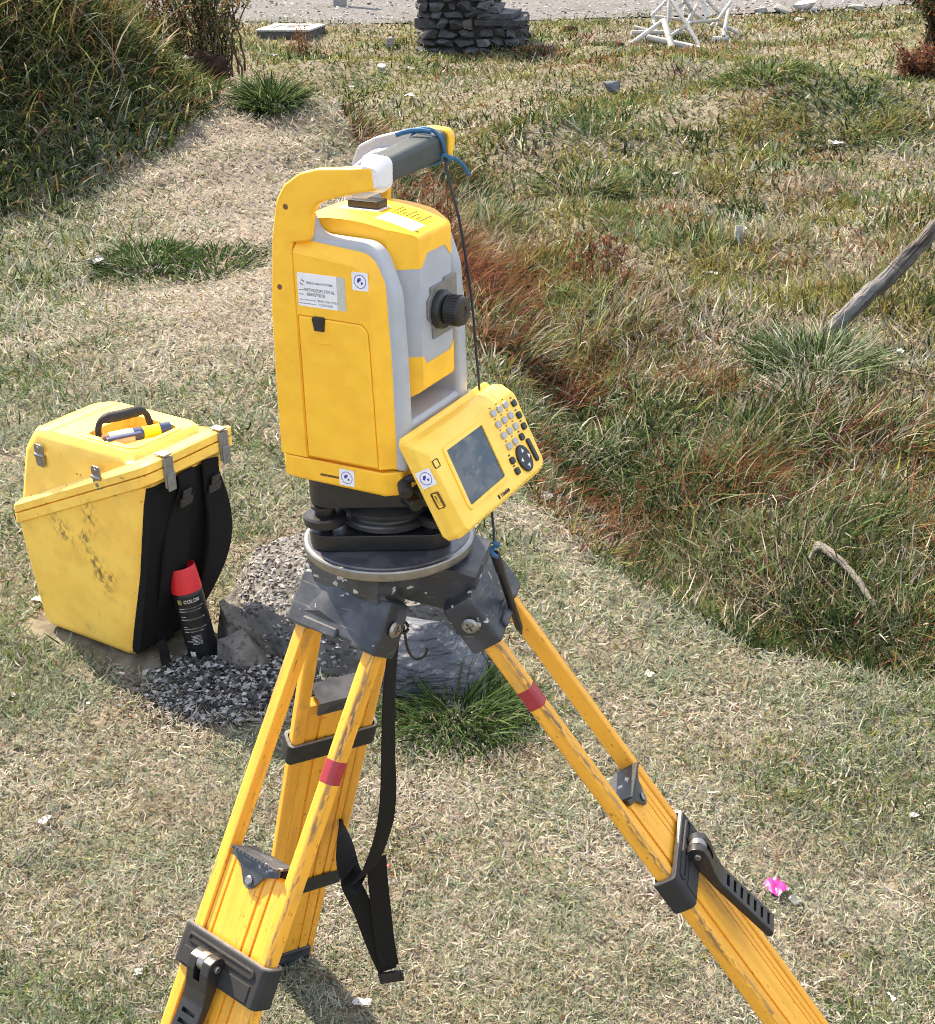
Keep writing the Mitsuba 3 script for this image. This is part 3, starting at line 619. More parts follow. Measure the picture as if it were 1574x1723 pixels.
tag(CC, 'big scuffed yellow plastic carry case on the grass left of the tripod', 'case')
zr = lambda a: 0.292 + (a + 0.305) * 0.435          # slanted parting line
def ring3(a0, a1, b0, b1, r, zf, n=6):
    p = rrect(a0, a1, b0, b1, r, n)
    return np.c_[p, [zf(a) for a, b in p]]
B0 = rrect(-0.298, 0.002, 0.004, 0.215, 0.03, 6); B1 = rrect(-0.306, 0.136, -0.018, 0.232, 0.028, 6)
def mixr(t, e=0.0):
    p = B0 * (1 - t) + B1 * t
    p = inset(ccw(p), e)
    return np.c_[p, [t * (zr(a) - 0.012) + (1 - t) * 0.0 for a in p[:, 0]]]
bt = mixr(0, 0.022); bt[:, 2] = -0.004
b1 = mixr(0, 0.008); b1[:, 2] = 0.006
b2 = mixr(0.04, 0.0); b2[:, 2] = np.maximum(b2[:, 2], 0.022)
add(f'{CC}__body', loft([bt, b1, b2, mixr(0.5), mixr(1.0)]), 'case_yellow', MC, 30)
def rimring(e, dz):
    p = inset(rrect(-0.306, 0.150, -0.024, 0.240, 0.026, 6), e); return np.c_[p, [zr(a) + dz for a in p[:, 0]]]
add(f'{CC}__rim', loft([rimring(0.008, -0.026), rimring(0.0, -0.022), rimring(0, -0.002), rimring(0.003, 0.0)]), 'case_yellow', MC, 30)
lr = [rimring(0.003, 0.0012), rimring(0.0, 0.003), rimring(0.0, 0.019), rimring(0.004, 0.023)]
n_ = len(lr[0])
L1 = rrect(-0.293, 0.128, -0.008, 0.226, 0.03, 6); L2 = rrect(-0.262, 0.098, -0.004, 0.224, 0.034, 6); L3 = rrect(-0.236, 0.088, 0.0, 0.222, 0.035, 6); L4 = rrect(-0.20, 0.072, 0.012, 0.212, 0.03, 6)
lid_r = lr + [np.c_[L1, [zr(a) + 0.030 for a in L1[:, 0]]], np.c_[L2, np.maximum(0.455, [zr(a) + 0.034 for a in L2[:, 0]])], np.c_[L3, np.full(len(L3), 0.492)], np.c_[inset(L3, 0.008), np.full(len(L3), 0.502)], np.c_[L4, np.full(len(L4), 0.508)]]
lid = to_man(loft(lid_r))
rec = rrect(-0.085, 0.055, 0.035, 0.165, 0.012, 4)
lid = lid - to_man(prism(rec, 0.478, 0.6)) - to_man(box(-0.172, -0.168, -0.05, 0.3, 0.5055, 0.6))
add(f'{CC}__lid', from_man(lid), 'case_yellow', MC, 30)
rim2 = from_man(to_man(prism(inset(rec, -0.012), 0.506, 0.5115, 0.002)) - to_man(prism(rec, 0.4, 0.6)))
add(f'{CC}__recess_frame', rim2, 'case_yellow', MC, 30)
# carrying handle over the recess
hp_ = spline([(-0.068, 0.058, 0.488), (-0.070, 0.055, 0.516), (-0.066, 0.062, 0.534), (-0.056, 0.085, 0.538), (-0.040, 0.125, 0.538), (-0.030, 0.150, 0.534), (-0.026, 0.158, 0.516), (-0.024, 0.160, 0.488)], 40)
g0 = len(hp_)
scl_ = 1 + 0.75 * np.clip(np.minimum(np.arange(g0) - 9, g0 - 10 - np.arange(g0)) / 4, 0, 1)
add(f'{CC}__handle', tube(hp_, 0.0068, 12, scl_), 'black_rubber', MC, True)
# latches on the right edge, hinges on the front
for b in (0.018, 0.182):
    za = zr(0.150)
    add(f'{CC}__latch', cat(box(0.1505, 0.157, b, b + 0.026, za - 0.045, za + 0.020, 0.0015, 0.003), box(0.126, 0.157, b + 0.002, b + 0.024, za + 0.0235, za + 0.027, 0.001), box(0.157, 0.161, b + 0.002, b + 0.024, za - 0.052, za - 0.012, 0.0015, 0.003), put(fr(V3(0.1605, b + .013, za - 0.035), V3(0, 1, 0), V3(0, 0, 1), V3(1, 0, 0)), prism(circle(0.004, 16), 0, 0.002, 0.0005))), 'dull_steel', MC, 30)
for a, bf, hz in ((-0.190, -0.0100, 0.455), (-0.004, -0.0215, 0.449)):
    add(f'{CC}__hinge', cat(prism(rrect(a - 0.017, a + 0.017, hz - 0.028, hz + 0.028, 0.009), 0.009 - 0.0005, 0.013, 0.001, 'xz') if False else put(fr(V3(a, bf + 0.001, hz), V3(1, 0, 0), V3(0, 0, 1), V3(0, -1, 0)), cat(prism(rrect(-0.014, 0.014, -0.026, 0.026, 0.008), 0, 0.003, 0.0008), put(fr(V3(-0.014, 0, 0.002), V3(0, 1, 0), V3(0, 0, 1), V3(1, 0, 0)), prism(circle(0.0045, 14), 0, 0.028, 0.0005)), *[prism(circle(0.005, 14, (0, s * 0.016)), 0.002, 0.0048, 0.001) for s in (-1, 1)]))), 'steel', MC, 30)
# black harness on the leaning right side: back pad and two straps
def onside(t, b, off):                  # t from 0 (ground) to 1 (rim)
    return V3(0.002 + 0.134 * t + off, b, t * (zr(0.136) - 0.012))
pad = []
for t, b0, b1, o in ((0.03, 0.012, 0.195, 0.002), (0.06, 0.008, 0.200, 0.010), (0.5, 0.0, 0.205, 0.014), (0.86, -0.008, 0.19, 0.012), (0.95, -0.008, 0.18, 0.003)):
    q = []
    for f in np.linspace(0, 1, 9): q.append(onside(t, b0 + (b1 - b0) * f, o + 0.004 * math.sin(PI * f)))
    for f in np.linspace(1, 0, 9): q.append(onside(t, b0 + (b1 - b0) * f, -0.012))
    pad.append(np.array(q))
add(f'{CC}__back_pad', loft(pad), 'black_fabric', MC, 40)
for b0, lean, bulge in ((0.085, -0.012, 0.022), (0.160, 0.028, 0.044)):
    pts = [onside(0.97, b0, 0.012), onside(0.88, b0, 0.022), onside(0.75, b0 + lean * .6, bulge * .7), onside(0.55, b0 + lean, bulge), onside(0.32, b0 + lean * .8, bulge * .85), onside(0.14, b0 + lean * .3, bulge * .5), onside(0.03, b0, 0.016)]
    pth = spline(pts, 40)
    wv = 0.024 + 0.014 * np.clip(np.sin(np.linspace(-0.3, PI + 0.5, 40)), 0, 1)
    sec_ = fillet(rect(-1, 1, -0.16, 0.16), 0.12, 3)
    add(f'{CC}__shoulder_strap', sweep(pth, sec_, np.tile(V3(0, 1, 0), (40, 1)), wv), 'black_fabric', MC, 40)
for b in (0.072, 0.158):
    add(f'{CC}__strap_buckle', put(fr(onside(0.84, b, 0.033), V3(0, 1, 0), V3(0.28, 0, 0.96), V3(0.96, 0, -0.28)), cat(box(-0.018, 0.018, -0.010, 0.010, 0, 0.006, 0.002), box(-0.012, 0.012, -0.012, 0.03, 0.001, 0.004, 0.001))), 'black_plastic', MC, 30)
tl = spline([(0.03, 0.06, 0.03), (0.045, 0.055, 0.012), (0.075, 0.03, 0.006), (0.12, 0.02, 0.005)], 24)
add(f'{CC}__strap_tail', cat(ribbon(tl, 0.022, 0.002, V3(0.3, 0.95, 0.1)), ribbon(spline([(0.02, 0.15, 0.03), (0.05, 0.16, 0.012), (0.1, 0.15, 0.008), (0.16, 0.12, 0.012)], 24), 0.022, 0.002, V3(0.2, 0.95, 0.1))), 'webbing', MC, 35)
# pen lying in the recess of the lid
PN = 'paint_marker'
tag(PN, 'white, yellow and navy marker pen lying in the lid recess of the case', 'marker pen')
pa, pb = V3(-0.030, 0.028, 0.508), V3(0.036, 0.156, 0.508)
pd = pb - pa
add(f'{PN}__barrel', cyl(pa + pd * .30, pa + pd * .52, 0.0135, 0.001, 20), 'cream', MC, 30) if False else None
seg = ((0.00, 0.10, 0.012, 'rust_brown', 'plug'), (0.10, 0.46, 0.0155, 'cream', 'barrel'), (0.46, 0.60, 0.0138, 'navy_plastic', 'collar'), (0.60, 0.86, 0.013, 'warn_yellow', 'sleeve'), (0.86, 1.02, 0.0135, 'navy_plastic', 'cap'))
for f0, f1, r, mt, nm in seg:
    add(f'{PN}__{nm}', cyl(pa + pd * f0, pa + pd * f1, r, 0.0012, 20), mt, MC, 30)
add(f'{PN}__clip', put(fr(pa + pd * 0.05 + V3(.012, -.008, 0.004), pd / np.linalg.norm(pd), np.cross(V3(0, 0, 1), pd) / np.linalg.norm(pd[:2]), V3(0, 0, 1)), box(0, 0.075, -0.006, 0.006, 0, 0.006, 0.002)), 'navy_plastic', MC, 30)

# ------------------------------------------------------------------ spray can leaning on the harness
SC = 'spray_can'
tag(SC, 'black spray paint can with red cap, leaning against the harness of the yellow case', 'spray can')
c0, c1 = V3(-0.592, 2.705, 0.0), V3(-0.624, 2.722, 0.205)
ax = (c1 - c0) / np.linalg.norm(c1 - c0)
xx = np.cross(ax, V3(-c0[0], -c0[1], 0)); xx /= np.linalg.norm(xx)
yy = np.cross(ax, xx)
MS = fr(c0, xx, yy, ax, 1.1)
scene['can_black'] = {'type': 'twosided', 'bsdf': {'type': 'principled', 'base_color': proc(lambda p, n, uv: mix((0.006, 0.006, 0.007), (0.014, 0.014, 0.016), fbm(p.x * 60, p.y * 60, p.z * 60, 3))), 'roughness': 0.3, 'specular': 0.35}}
add(f'{SC}__body', lathe([(0.024, 0), (0.0295, 0.0015), (0.0305, 0.005), (0.0305, 0.140), (0.0295, 0.146), (0.026, 0.152)], 44), 'can_black', MS, 30)
add(f'{SC}__cap', lathe([(0.0300, 0.1475), (0.0308, 0.149), (0.0300, 0.168), (0.0285, 0.196), (0.0275, 0.2), (0.0262, 0.2), (0.0255, 0.192), (0.0001, 0.190)], 44), 'red_cap', MS, 30)
def wrap(mesh, R):
    """bend a flat mesh (x along the girth, y up, z outwards) round the can; x=0 faces the -y side of MS"""
    v = mesh.vertices; a = v[:, 0] / R - PI / 2
    m = mesh.copy(); m.vertices = np.stack([(R + v[:, 2]) * np.cos(a), (R + v[:, 2]) * np.sin(a), v[:, 1]], 1); return m
def strip(x0, x1, y0, y1):
    n = max(2, int((x1 - x0) / 0.003)); x = np.linspace(x0, x1, n)
    return prism(np.r_[np.c_[x, np.full(n, y0)], np.c_[x[::-1], np.full(n, y1)]], 0.0003, 0.0006)
tx = meshkit.text_mesh('COLOR', 0.0068, 0.0004, True); tx.vertices += V3(-0.011, 0.1295, 0.0003)
whites = [tx] + [strip(-0.026, -0.026 + w, y, y + .0012) for y, w in ((0.118, .052), (0.112, .046), (0.100, .012), (0.094, .05), (0.078, .01), (0.0735, .048), (0.0675, .04), (0.046, .012))]
whites += [strip(-0.014 + (k % 2) * .002, 0.006, 0.058 - k * .003, 0.0588 - k * .003) for k in range(7)] + [strip(-0.026, -0.014, 0.014, 0.024)]
add(f'{SC}__print', cat([wrap(m, 0.0305) for m in whites]), 'label_grey', MS, False)
add(f'{SC}__badge', wrap(strip(-0.024, -0.0155, 0.128, 0.138), 0.0305), 'warn_dull' if 'warn_dull' in scene else pl('warn_dull', (0.25, 0.2, 0.06), 0.5), MS, False)

# ------------------------------------------------------------------ the lie of the land
def sstep(a, b, x):
    t = np.clip((np.asarray(x, float) - a) / (b - a), 0, 1); return t * t * (3 - 2 * t)
EDGE_Y = [0.0, 2.0, 2.53, 2.72, 3.17, 3.55, 5.15, 7.0, 8.9, 10.2, 12, 30]
EDGE_X = [4.0, 1.9, 0.98, 0.61, 0.32, 0.17, 0.02, -0.30, -0.72, -1.35, -2.6, -12]
def edge(y): return np.interp(y, EDGE_Y, EDGE_X)          # where the mown ground ends and the rough bank begins
BANK_Y = [0.0, 3.6, 4.38, 4.94, 6.17, 8.62, 10.4, 12, 30]
BANK_X = [6.0, 2.6, 1.56, 0.95, 0.60, 0.09, -0.6, -2.0, -12]
def bank_end(y): return np.interp(y, BANK_Y, BANK_X)
def hum(x, y):
    """0..1 inside the overgrown hummock on the left"""
    r = np.sqrt(((x + 3.5) / 2.1) ** 2 + ((y - 9.5) / 2.95) ** 2)
    r = r + 0.10 * np.sin(3 * np.arctan2(y - 9.6, x + 3.5) + 1)
    return sstep(1.05, 0.35, r)
def road_edge(x): return 15.7 + 0.12 * np.sin(x * 1.1) + 0.06 * (np.asarray(x) - 0.9) ** 2 * (np.abs(np.asarray(x) - 0.9) < 5) + 1.5 * (np.abs(np.asarray(x) - 0.9) >= 5)
def hgt(x, y):
    x, y = np.asarray(x, float), np.asarray(y, float)
    d = x - edge(y)
    p = np.stack([x, y, 0 * x], -1)
    z = (-0.15 * sstep(-0.02, 0.45, d) - 0.17 * np.exp(-((d - 0.30) / 0.20) ** 2) * sstep(9.0, 6.0, y)) * sstep(13.5, 9.5, y)
    z = z + 0.92 * hum(x, y)
    z = z + 0.30 * np.exp(-((x + 1.30) / 0.8) ** 2 - ((y - 8.8) / 1.4) ** 2) * sstep(0.35, -0.1, d)
    z = z + 0.50 * np.exp(-((x - 4.7) / 1.5) ** 2 - ((y - 11.2) / 2.0) ** 2)
    z = z + 0.26 * np.exp(-((x - 2.3) / 0.9) ** 2 - ((y - 10.0) / 0.7) ** 2) + 0.16 * np.exp(-((x - 0.7) / 0.6) ** 2 - ((y - 9.4) / 0.5) ** 2) - 0.12 * np.exp(-((x - 1.5) / 0.7) ** 2 - ((y - 7.5) / 0.7) ** 2) + 0.14 * np.exp(-((x - 1.6) / 0.8) ** 2 - ((y - 11.9) / 0.6) ** 2)
    far = sstep(3.0, 7.0, y) * sstep(15.5, 13.5, y)
    z = z + (meshkit.fbm(p * 0.8, 3, 3) - 0.5) * 0.26 * far
    z = z + (meshkit.fbm(p * 2.6, 3, 5) - 0.5) * (0.022 + 0.05 * far) * sstep(30, 16, y)
    return z
def gz(x, y): return float(hgt(np.array([x]), np.array([y]))[0])

def soil_fn(p, n, uv):
    a = fbm(p.x * 3, p.y * 3, 0.0, 3); b = fbm(p.x * 30, p.y * 30, 0.0, 3)
    c = mix((0.17, 0.155, 0.12), (0.10, 0.092, 0.07), smoothstep(0.3, 0.7, b))
    pt = dr.exp(-dr.square((p.x + 0.95 + 0.16 * (p.y - 6)) / 0.5)) * smoothstep(4.0, 5.5, p.y) * smoothstep(10.2, 8.8, p.y)
    c = mix(c, mix((0.20, 0.172, 0.145), (0.12, 0.105, 0.088), b), pt * smoothstep(0.35, 0.5, fbm(p.x * 5, p.y * 5, 0.0, 3)))
    return mix(c, (0.10, 0.105, 0.06), smoothstep(0.4, 0.65, a) * 0.5 * (1 - pt))
pl('soil', proc(soil_fn), 0.95, spec=0.1)
gx = np.sign(np.linspace(-1, 1, 221)) * (np.abs(np.linspace(-1, 1, 221)) * 5 + np.abs(np.linspace(-1, 1, 221)) ** 7 * 150)
gyp = np.linspace(0, 1, 221); gyy = -3 + gyp * 20 + np.maximum(gyp - 0.9, 0) ** 2 * 26000
gyy = np.r_[np.linspace(-90, -4, 12), gyy]
GX, GY = np.meshgrid(gx, gyy)
def gridmesh(X, Y, Zz):
    h, w = X.shape; i = np.arange(h * w).reshape(h, w)
    F = np.vstack([np.stack([i[:-1, :-1], i[:-1, 1:], i[1:, 1:]], -1).reshape(-1, 3), np.stack([i[:-1, :-1], i[1:, 1:], i[1:, :-1]], -1).reshape(-1, 3)])
    return trimesh.Trimesh(np.stack([X, Y, Zz], -1).reshape(-1, 3), F, process=False)
add('ground', gridmesh(GX, GY, hgt(GX, GY) - 0.004 * (GY > 1)), 'soil', None, True)
labels['ground'] = {'label': 'uneven grassy ground of dry soil and straw', 'kind': 'structure'}

def road_fn(p, n, uv):
    a = fbm(p.x * 1.4, p.y * 1.4, 0.0, 3); b = fbm(p.x * 26, p.y * 26, 0.0, 3); s = noise(p.x * 60, p.y * 60, 0.0)
    c = mix((0.085, 0.085, 0.086), (0.125, 0.125, 0.127), smoothstep(0.3, 0.7, b))
    c = mix(c, (0.08, 0.077, 0.07), smoothstep(0.5, 0.7, a) * 0.6)
    return mix(c, (0.045, 0.045, 0.045), smoothstep(0.7, 0.8, s) * 0.6)
pl('gravel_track', proc(road_fn), 0.9, spec=0.2)
rx = np.linspace(-24, 24, 161); rt = np.linspace(0, 1, 60)
RX, RT = np.meshgrid(rx, rt); RY = road_edge(RX) + RT * 12.0
add('gravel_road', gridmesh(RX, RY, hgt(RX, RY) + 0.012), 'gravel_track', None, True)
labels['gravel_road'] = {'label': 'pale grey gravel road along the far edge of the field', 'kind': 'structure'}

# ------------------------------------------------------------------ grass
scene['blade'] = {'type': 'principledthin', 'base_color': {'type': 'mesh_attribute', 'name': 'vertex_color'}, 'roughness': 0.6, 'diff_trans': 0.75, 'spec_trans': 0.0, 'eta': 1.3}
def blades(P, L, W, az, lean, curl, bend, col, seg, tw=None, r=rng):
    """curved tapering blades: lean and curl in radians from the vertical, bend turns the blade sideways"""
    n = len(P); tw = r.uniform(-1.2, 1.2, n) if tw is None else tw
    c = P.copy(); V = []
    for k in range(seg + 1):
        s = k / seg
        a = az + bend * s
        if k:
            sm = (k - 0.5) / seg; th_ = lean + curl * sm; am = az + bend * sm
            st = (L / seg)[:, None] * np.stack([np.sin(th_) * np.cos(am), np.sin(th_) * np.sin(am), np.cos(th_)], 1)
            c = c + st
        w = W * 0.5 * (1.0 if k == 0 else (1 - s ** 2.2) + 0.12 * (k < seg))
        side = np.stack([-np.sin(a + tw), np.cos(a + tw), 0.35 * np.sin(tw * 3)], 1)
        if k < seg: V += [c - side * w[:, None], c + side * w[:, None]]
        else: V += [c]
    m = 2 * seg + 1
    V = np.stack(V, 1).reshape(-1, 3)
    F = []
    for k in range(seg - 1): F += [[2 * k, 2 * k + 1, 2 * k + 3], [2 * k, 2 * k + 3, 2 * k + 2]]
    F += [[2 * seg - 2, 2 * seg - 1, 2 * seg]]
    F = (np.array(F)[None] + (np.arange(n) * m)[:, None, None]).reshape(-1, 3)
    return V, F, np.repeat(col, m, 0)
def join(parts):
    V, F, C, k = [], [], [], 0
    for v, f, c in parts: V.append(v); F.append(f + k); C.append(c); k += len(v)
    return np.vstack(V), np.vstack(F), np.vstack(C)
def add_grass(key, parts):
    v, f, c = join(parts)
    scene[key] = mikit.ply((v, f), 'blade', smooth=False, color=np.clip(c, 0, 1))
    return key
def clumps(w, X, Y, f, k=7.0):
    """colour weights gathered into patches"""
    return np.stack([w[:, i] * np.exp(k * (fb(X, Y, f, 2, 40 + i) - 0.5)) for i in range(w.shape[1])], 1)
def pick(cols, wts, n, jit=0.18, r=rng):
    """colours drawn with per-blade weights (n,k)"""
    wts = wts / wts.sum(1, keepdims=True); u = r.random(n)
    i = (u[:, None] > np.cumsum(wts, 1)).sum(1).clip(0, len(cols) - 1)
    c = np.array(cols)[i] * np.exp(r.normal(0, jit, n))[:, None]
    return c * np.exp(r.normal(0, 0.05, (n, 3)))
def fb(x, y, s, o=3, seed=0): return meshkit.fbm(np.stack([x * s, y * s, 0 * x], -1), o, seed)
def sample(n, r0, r1, half=31.0):
    """points in front of the viewpoint, thinning out with distance (coarser grass far off)"""
    r = r0 * (r1 / r0) ** rng.random(n); a = np.radians(rng.uniform(-half, half, n))
    return r * np.sin(a), r * np.cos(a), r
STRAW, PALE, GREEN, GREYG, DARKG, RED, RUST, OLIVE, LIME = (0.285, 0.25, 0.195), (0.43, 0.405, 0.35), (0.105, 0.15, 0.062), (0.235, 0.265, 0.195), (0.028, 0.047, 0.017), (0.115, 0.040, 0.028), (0.165, 0.085, 0.045), (0.165, 0.155, 0.055), (0.19, 0.20, 0.065)  # straw, pale and grey-green also greyed to carry the blades' whitish sheen
COLS = [STRAW, PALE, GREEN, GREYG, DARKG, RED, RUST, OLIVE, LIME]

x, y, r = sample(560000, 1.22, 17.2)
d = x - edge(y); h_ = hum(x, y); fld = d > 0.02
keep = (y < road_edge(x) + 0.35 * fb(x, y, 1.2) * rng.random(len(x)) * 3 - 0.2) & (h_ < 0.55)
x, y, r, d, h_, fld = [q[keep] for q in (x, y, r, d, h_, fld)]
# bare spots, the boulder's and the case's footprints stay thin
big = fb(x, y, 0.9, 3, 1); med = fb(x, y, 3.2, 3, 2); sml = fb(x, y, 11.0, 2, 4)
path = np.clip(np.exp(-((x + 0.95 + 0.16 * (y - 6)) / 0.62) ** 2) * sstep(3.4, 5.5, y) * sstep(10.2, 8.8, y), 0, 1)
ca_, cb_ = (x + 0.75) * 0.829 + (y - 2.69) * -0.559, (x + 0.75) * 0.559 + (y - 2.69) * 0.829      # trodden round the case
thin = rng.random(len(x)) < 0.08 + 0.25 * (sml < 0.38) + 0.12 * path + 0.9 * ((ca_ > -0.36) & (ca_ < 0.13) & (cb_ > -0.035) & (cb_ < 0.24))
# --- mown lawn with curly dry blades
m = ~fld & ~thin
def lawn(m, seg):
    X, Y, R = x[m], y[m], r[m]; n = m.sum(); g = sstep(0.40, 0.60, 0.55 * big[m] + 0.45 * med[m]) + 0.5 * sstep(-0.9, -1.5, X) * sstep(3.6, 5.2, Y) - 0.6 * np.exp(-((X - 0.45) / 0.45) ** 2 - ((Y - 2.65) / 0.35) ** 2); g = np.clip(g, 0, 1); pt = path[m]
    far_ = sstep(4.2, 6.5, Y) * (1 - pt) * sstep(-2.6, -0.6, -d[m])
    g2 = np.clip(g + 0.15 * far_, 0, 1) * (1 - 0.85 * pt)
    w = np.stack([0.20 + 0.5 * (1 - g2) + 0.4 * pt, 0.30 + 0.40 * (1 - g2) + 0.7 * pt, 0.12 + 1.0 * g2, 0.85 + 0.7 * g2, 0.015 + 0.14 * g2 + 0.20 * far_, 0.003 + 0 * g, 0.025 + 0.05 * pt, 0.06 + 0.18 * far_, 0.02 + 0.06 * g2], 1) * np.where(np.arange(9)[None] < 2, 1.0, 1 - 0.85 * pt[:, None])
    k = (R / 2.3) ** 0.92
    L = rng.uniform(0.012, 0.031, n) * (R / 2.3) ** 0.55 * (1 + 0.5 * g2 + 0.9 * far_ * rng.random(n)) * (1 - 0.3 * pt)
    W = rng.uniform(0.0019, 0.0036, n) * k
    lean = np.radians(rng.uniform(40, 95, n)); lean = np.where(rng.random(n) < 0.2 * g2, lean * 0.45, lean)
    P = np.stack([X, Y, hgt(X, Y) + rng.uniform(-0.003, 0.007, n) * k ** 0.5], 1)
    return blades(P, L, W, rng.uniform(0, 2 * PI, n), lean, rng.uniform(-0.7, 1.1, n), rng.normal(0, 1.3, n), pick(COLS, clumps(w, X, Y, 7.0, 4.0), n, 0.20), seg)
add_grass('lawn_grass', [lawn(m, 2)])
tag('lawn_grass', 'short half-dry turf of curled straw and grey-green blades around the tripod', 'grass', kind='stuff')
# --- rough field beyond the bank
m = fld & (rng.random(len(x)) > 0.06)
def field(m, seg):
    X, Y, R = x[m], y[m], r[m]; n = m.sum(); b = sstep(0.35, 0.65, big[m]); me = sstep(0.38, 0.62, med[m])
    fr_ = sstep(9.0, 12.0, Y); left = sstep(0.6, -0.8, X) * fr_
    dry = sstep(0.45, 0.62, fb(X, Y, 0.55, 3, 9))
    w = np.stack([0.20 + 0.5 * dry + 0.06 * fr_, 0.03 + 0.18 * dry + 0.03 * fr_, 0.26 + 0.40 * b + 0.6 * left, 0.10 + 0 * b, 0.26 + 0.40 * me * (1 - 0.5 * dry), 0.03 + 0 * b, 0.07 + 0.14 * (1 - me) + 0.10 * fr_, 0.55 + 0.2 * b, 0.12 + 0.22 * b * (1 - dry) + 0.25 * left], 1)
    k = (R / 2.3) ** 0.92
    L = rng.uniform(0.035, 0.085, n) * (0.7 + 0.7 * me) * np.where(Y > 9.5, 0.85, 1.15)
    P = np.stack([X, Y, hgt(X, Y) - 0.004], 1)
    return blades(P, L, rng.uniform(0.0020, 0.0038, n) * k * (1 - 0.2 * fr_), rng.uniform(0, 2 * PI, n), np.radians(rng.uniform(10, 82, n)), rng.uniform(-0.3, 1.2, n), rng.normal(0, 0.8, n), pick(COLS, clumps(w, X, Y, 2.6, 8.0), n, 0.30), seg)
add_grass('field_grass', [field(m, 2)])
tag('field_grass', 'rough olive and straw coloured grass of the field beyond the bank', 'grass', kind='stuff')
# --- tall drooping grass and red-brown weeds on the bank
n0 = 105000
yy = 1.9 * (10.6 / 1.9) ** rng.random(n0); t = rng.beta(1.1, 1.25, n0)
xe, xb = edge(yy), bank_end(yy)
xx_ = xe + (xb - xe) * t + rng.normal(0, 0.05, n0)
ok = (np.abs(xx_) < yy * 0.62) & (xx_ > xe - 0.03 * rng.random(n0)); X, Y, t = xx_[ok], yy[ok], t[ok]; n = len(X)
cl = fb(X, Y, 2.6, 3, 12); cl2 = fb(X, Y, 1.1, 2, 13)
ok = rng.random(n) < 0.62 + 1.0 * sstep(0.40, 0.62, cl); X, Y, t, cl, cl2 = [q[ok] for q in (X, Y, t, cl, cl2)]; n = len(X)
red = np.clip(sstep(0.47, 0.58, cl2) + 0.5 * np.exp(-((X - 0.45) / 0.5) ** 2 - ((Y - 5.3) / 1.0) ** 2), 0, 1) ; fr_ = sstep(4.5, 7.5, Y)
w = np.stack([0.13 + 0.2 * fr_, 0.05 + 0 * t, 0.22 * (1 - red), 0.08 + 0 * t, 1.1 * (1 - red) * (1 - 0.4 * fr_) + 0.35, 0.16 + 0.36 * red, 0.18 + 0.36 * red, 0.20 + 0 * t, 0.03 + 0 * t], 1)  # dark green and dark red weighted up: the clumps' self-shade painted as colour
Rr = np.hypot(X, Y)
Lb = rng.uniform(0.07, 0.21, n) * (0.70 + 0.6 * sstep(0.40, 0.62, cl)) * (0.6 + 0.4 * sstep(0, .2, t)) * np.where(t > 0.8, 0.65, 1.0)
P = np.stack([X, Y, hgt(X, Y) - 0.006], 1)
add_grass('bank_grass', [blades(P, Lb, rng.uniform(0.0020, 0.0042, n) * (Rr / 3) ** 0.85, rng.normal(-0.6, 1.2, n), np.radians(rng.uniform(5, 60, n)), rng.uniform(0.2, 1.9, n), rng.normal(0, 0.5, n), pick(COLS, clumps(w, X, Y, 2.3, 8.5), n, 0.28), 4)])
tag('bank_grass', 'tall drooping dark green grass and red-brown weeds on the bank, its shade deepened by darker blade colours', 'grass', kind='stuff')
# --- the overgrown hummock at the left
n0 = 125000
X, Y = rng.uniform(-5.6, -1.35, n0), rng.uniform(6.4, 12.6, n0); h = hum(X, Y)
ok = (rng.random(n0) < 0.22 + 1.2 * h) & (h > 0.02) & (X > -Y * 0.55) & (np.hypot(X + 1.93, (Y - 10.55) * 0.6) > 0.27); X, Y, h = X[ok], Y[ok], h[ok]; n = len(X)
cl = fb(X, Y, 1.5, 3, 21); c2 = fb(X, Y, 4.0, 2, 22)
w = np.stack([0.12 + 0.25 * (c2 > 0.55) * h, 0.03 + 0 * h, 0.40 + 0 * h, 0.08 + 0 * h, 0.60 + 1.0 * (1 - h), 0.02 + 0 * h, 0.10 + 0.28 * (cl > 0.56), 0.42 + 0.2 * h, 0.10 + 0.1 * h], 1)  # darker at the foot, lighter on top: shade and sun put into blade colour
P = np.stack([X, Y, hgt(X, Y) - 0.01], 1)
az = np.arctan2(Y - 9.6, X + 3.5) + rng.normal(0, 0.9, n)
HUMP = blades(P, rng.uniform(0.10, 0.42, n) * (0.5 + 0.5 * h) * (0.6 + 0.8 * cl), rng.uniform(0.006, 0.014, n), az, np.radians(rng.uniform(5, 45, n)), rng.uniform(0.4, 2.2, n), rng.normal(0, 0.5, n), pick(COLS, w, n, 0.25), 4)
ns = 2600
Xs, Ys = rng.uniform(-5.2, -1.6, ns), rng.uniform(7.2, 11.8, ns); hs = hum(Xs, Ys); ok = (hs > 0.25) & (fb(Xs, Ys, 2.2, 2, 31) > 0.5); Xs, Ys = Xs[ok], Ys[ok]; ns = len(Xs)
STALKS = blades(np.stack([Xs, Ys, hgt(Xs, Ys)], 1), rng.uniform(0.35, 0.62, ns), rng.uniform(0.007, 0.013, ns), rng.uniform(0, 2 * PI, ns), np.radians(rng.uniform(2, 25, ns)), rng.uniform(0.2, 1.6, ns), rng.normal(0, 0.4, ns), pick([STRAW, RUST, OLIVE, LIME, RED], np.tile([0.4, 0.3, 0.4, 0.2, 0.1], (ns, 1)), ns, 0.25), 4)  # tall dry stalks; their light tones also stand in for sunlit tips
v_, f_, c_h = join([HUMP, STALKS]); scene['hummock_grass'] = mikit.ply((v_, f_), 'blade', smooth=False, color=np.clip(c_h, 0, 1))
tag('hummock_grass', 'dense tall drooping grass covering the hummock at the upper left', 'grass', kind='stuff')

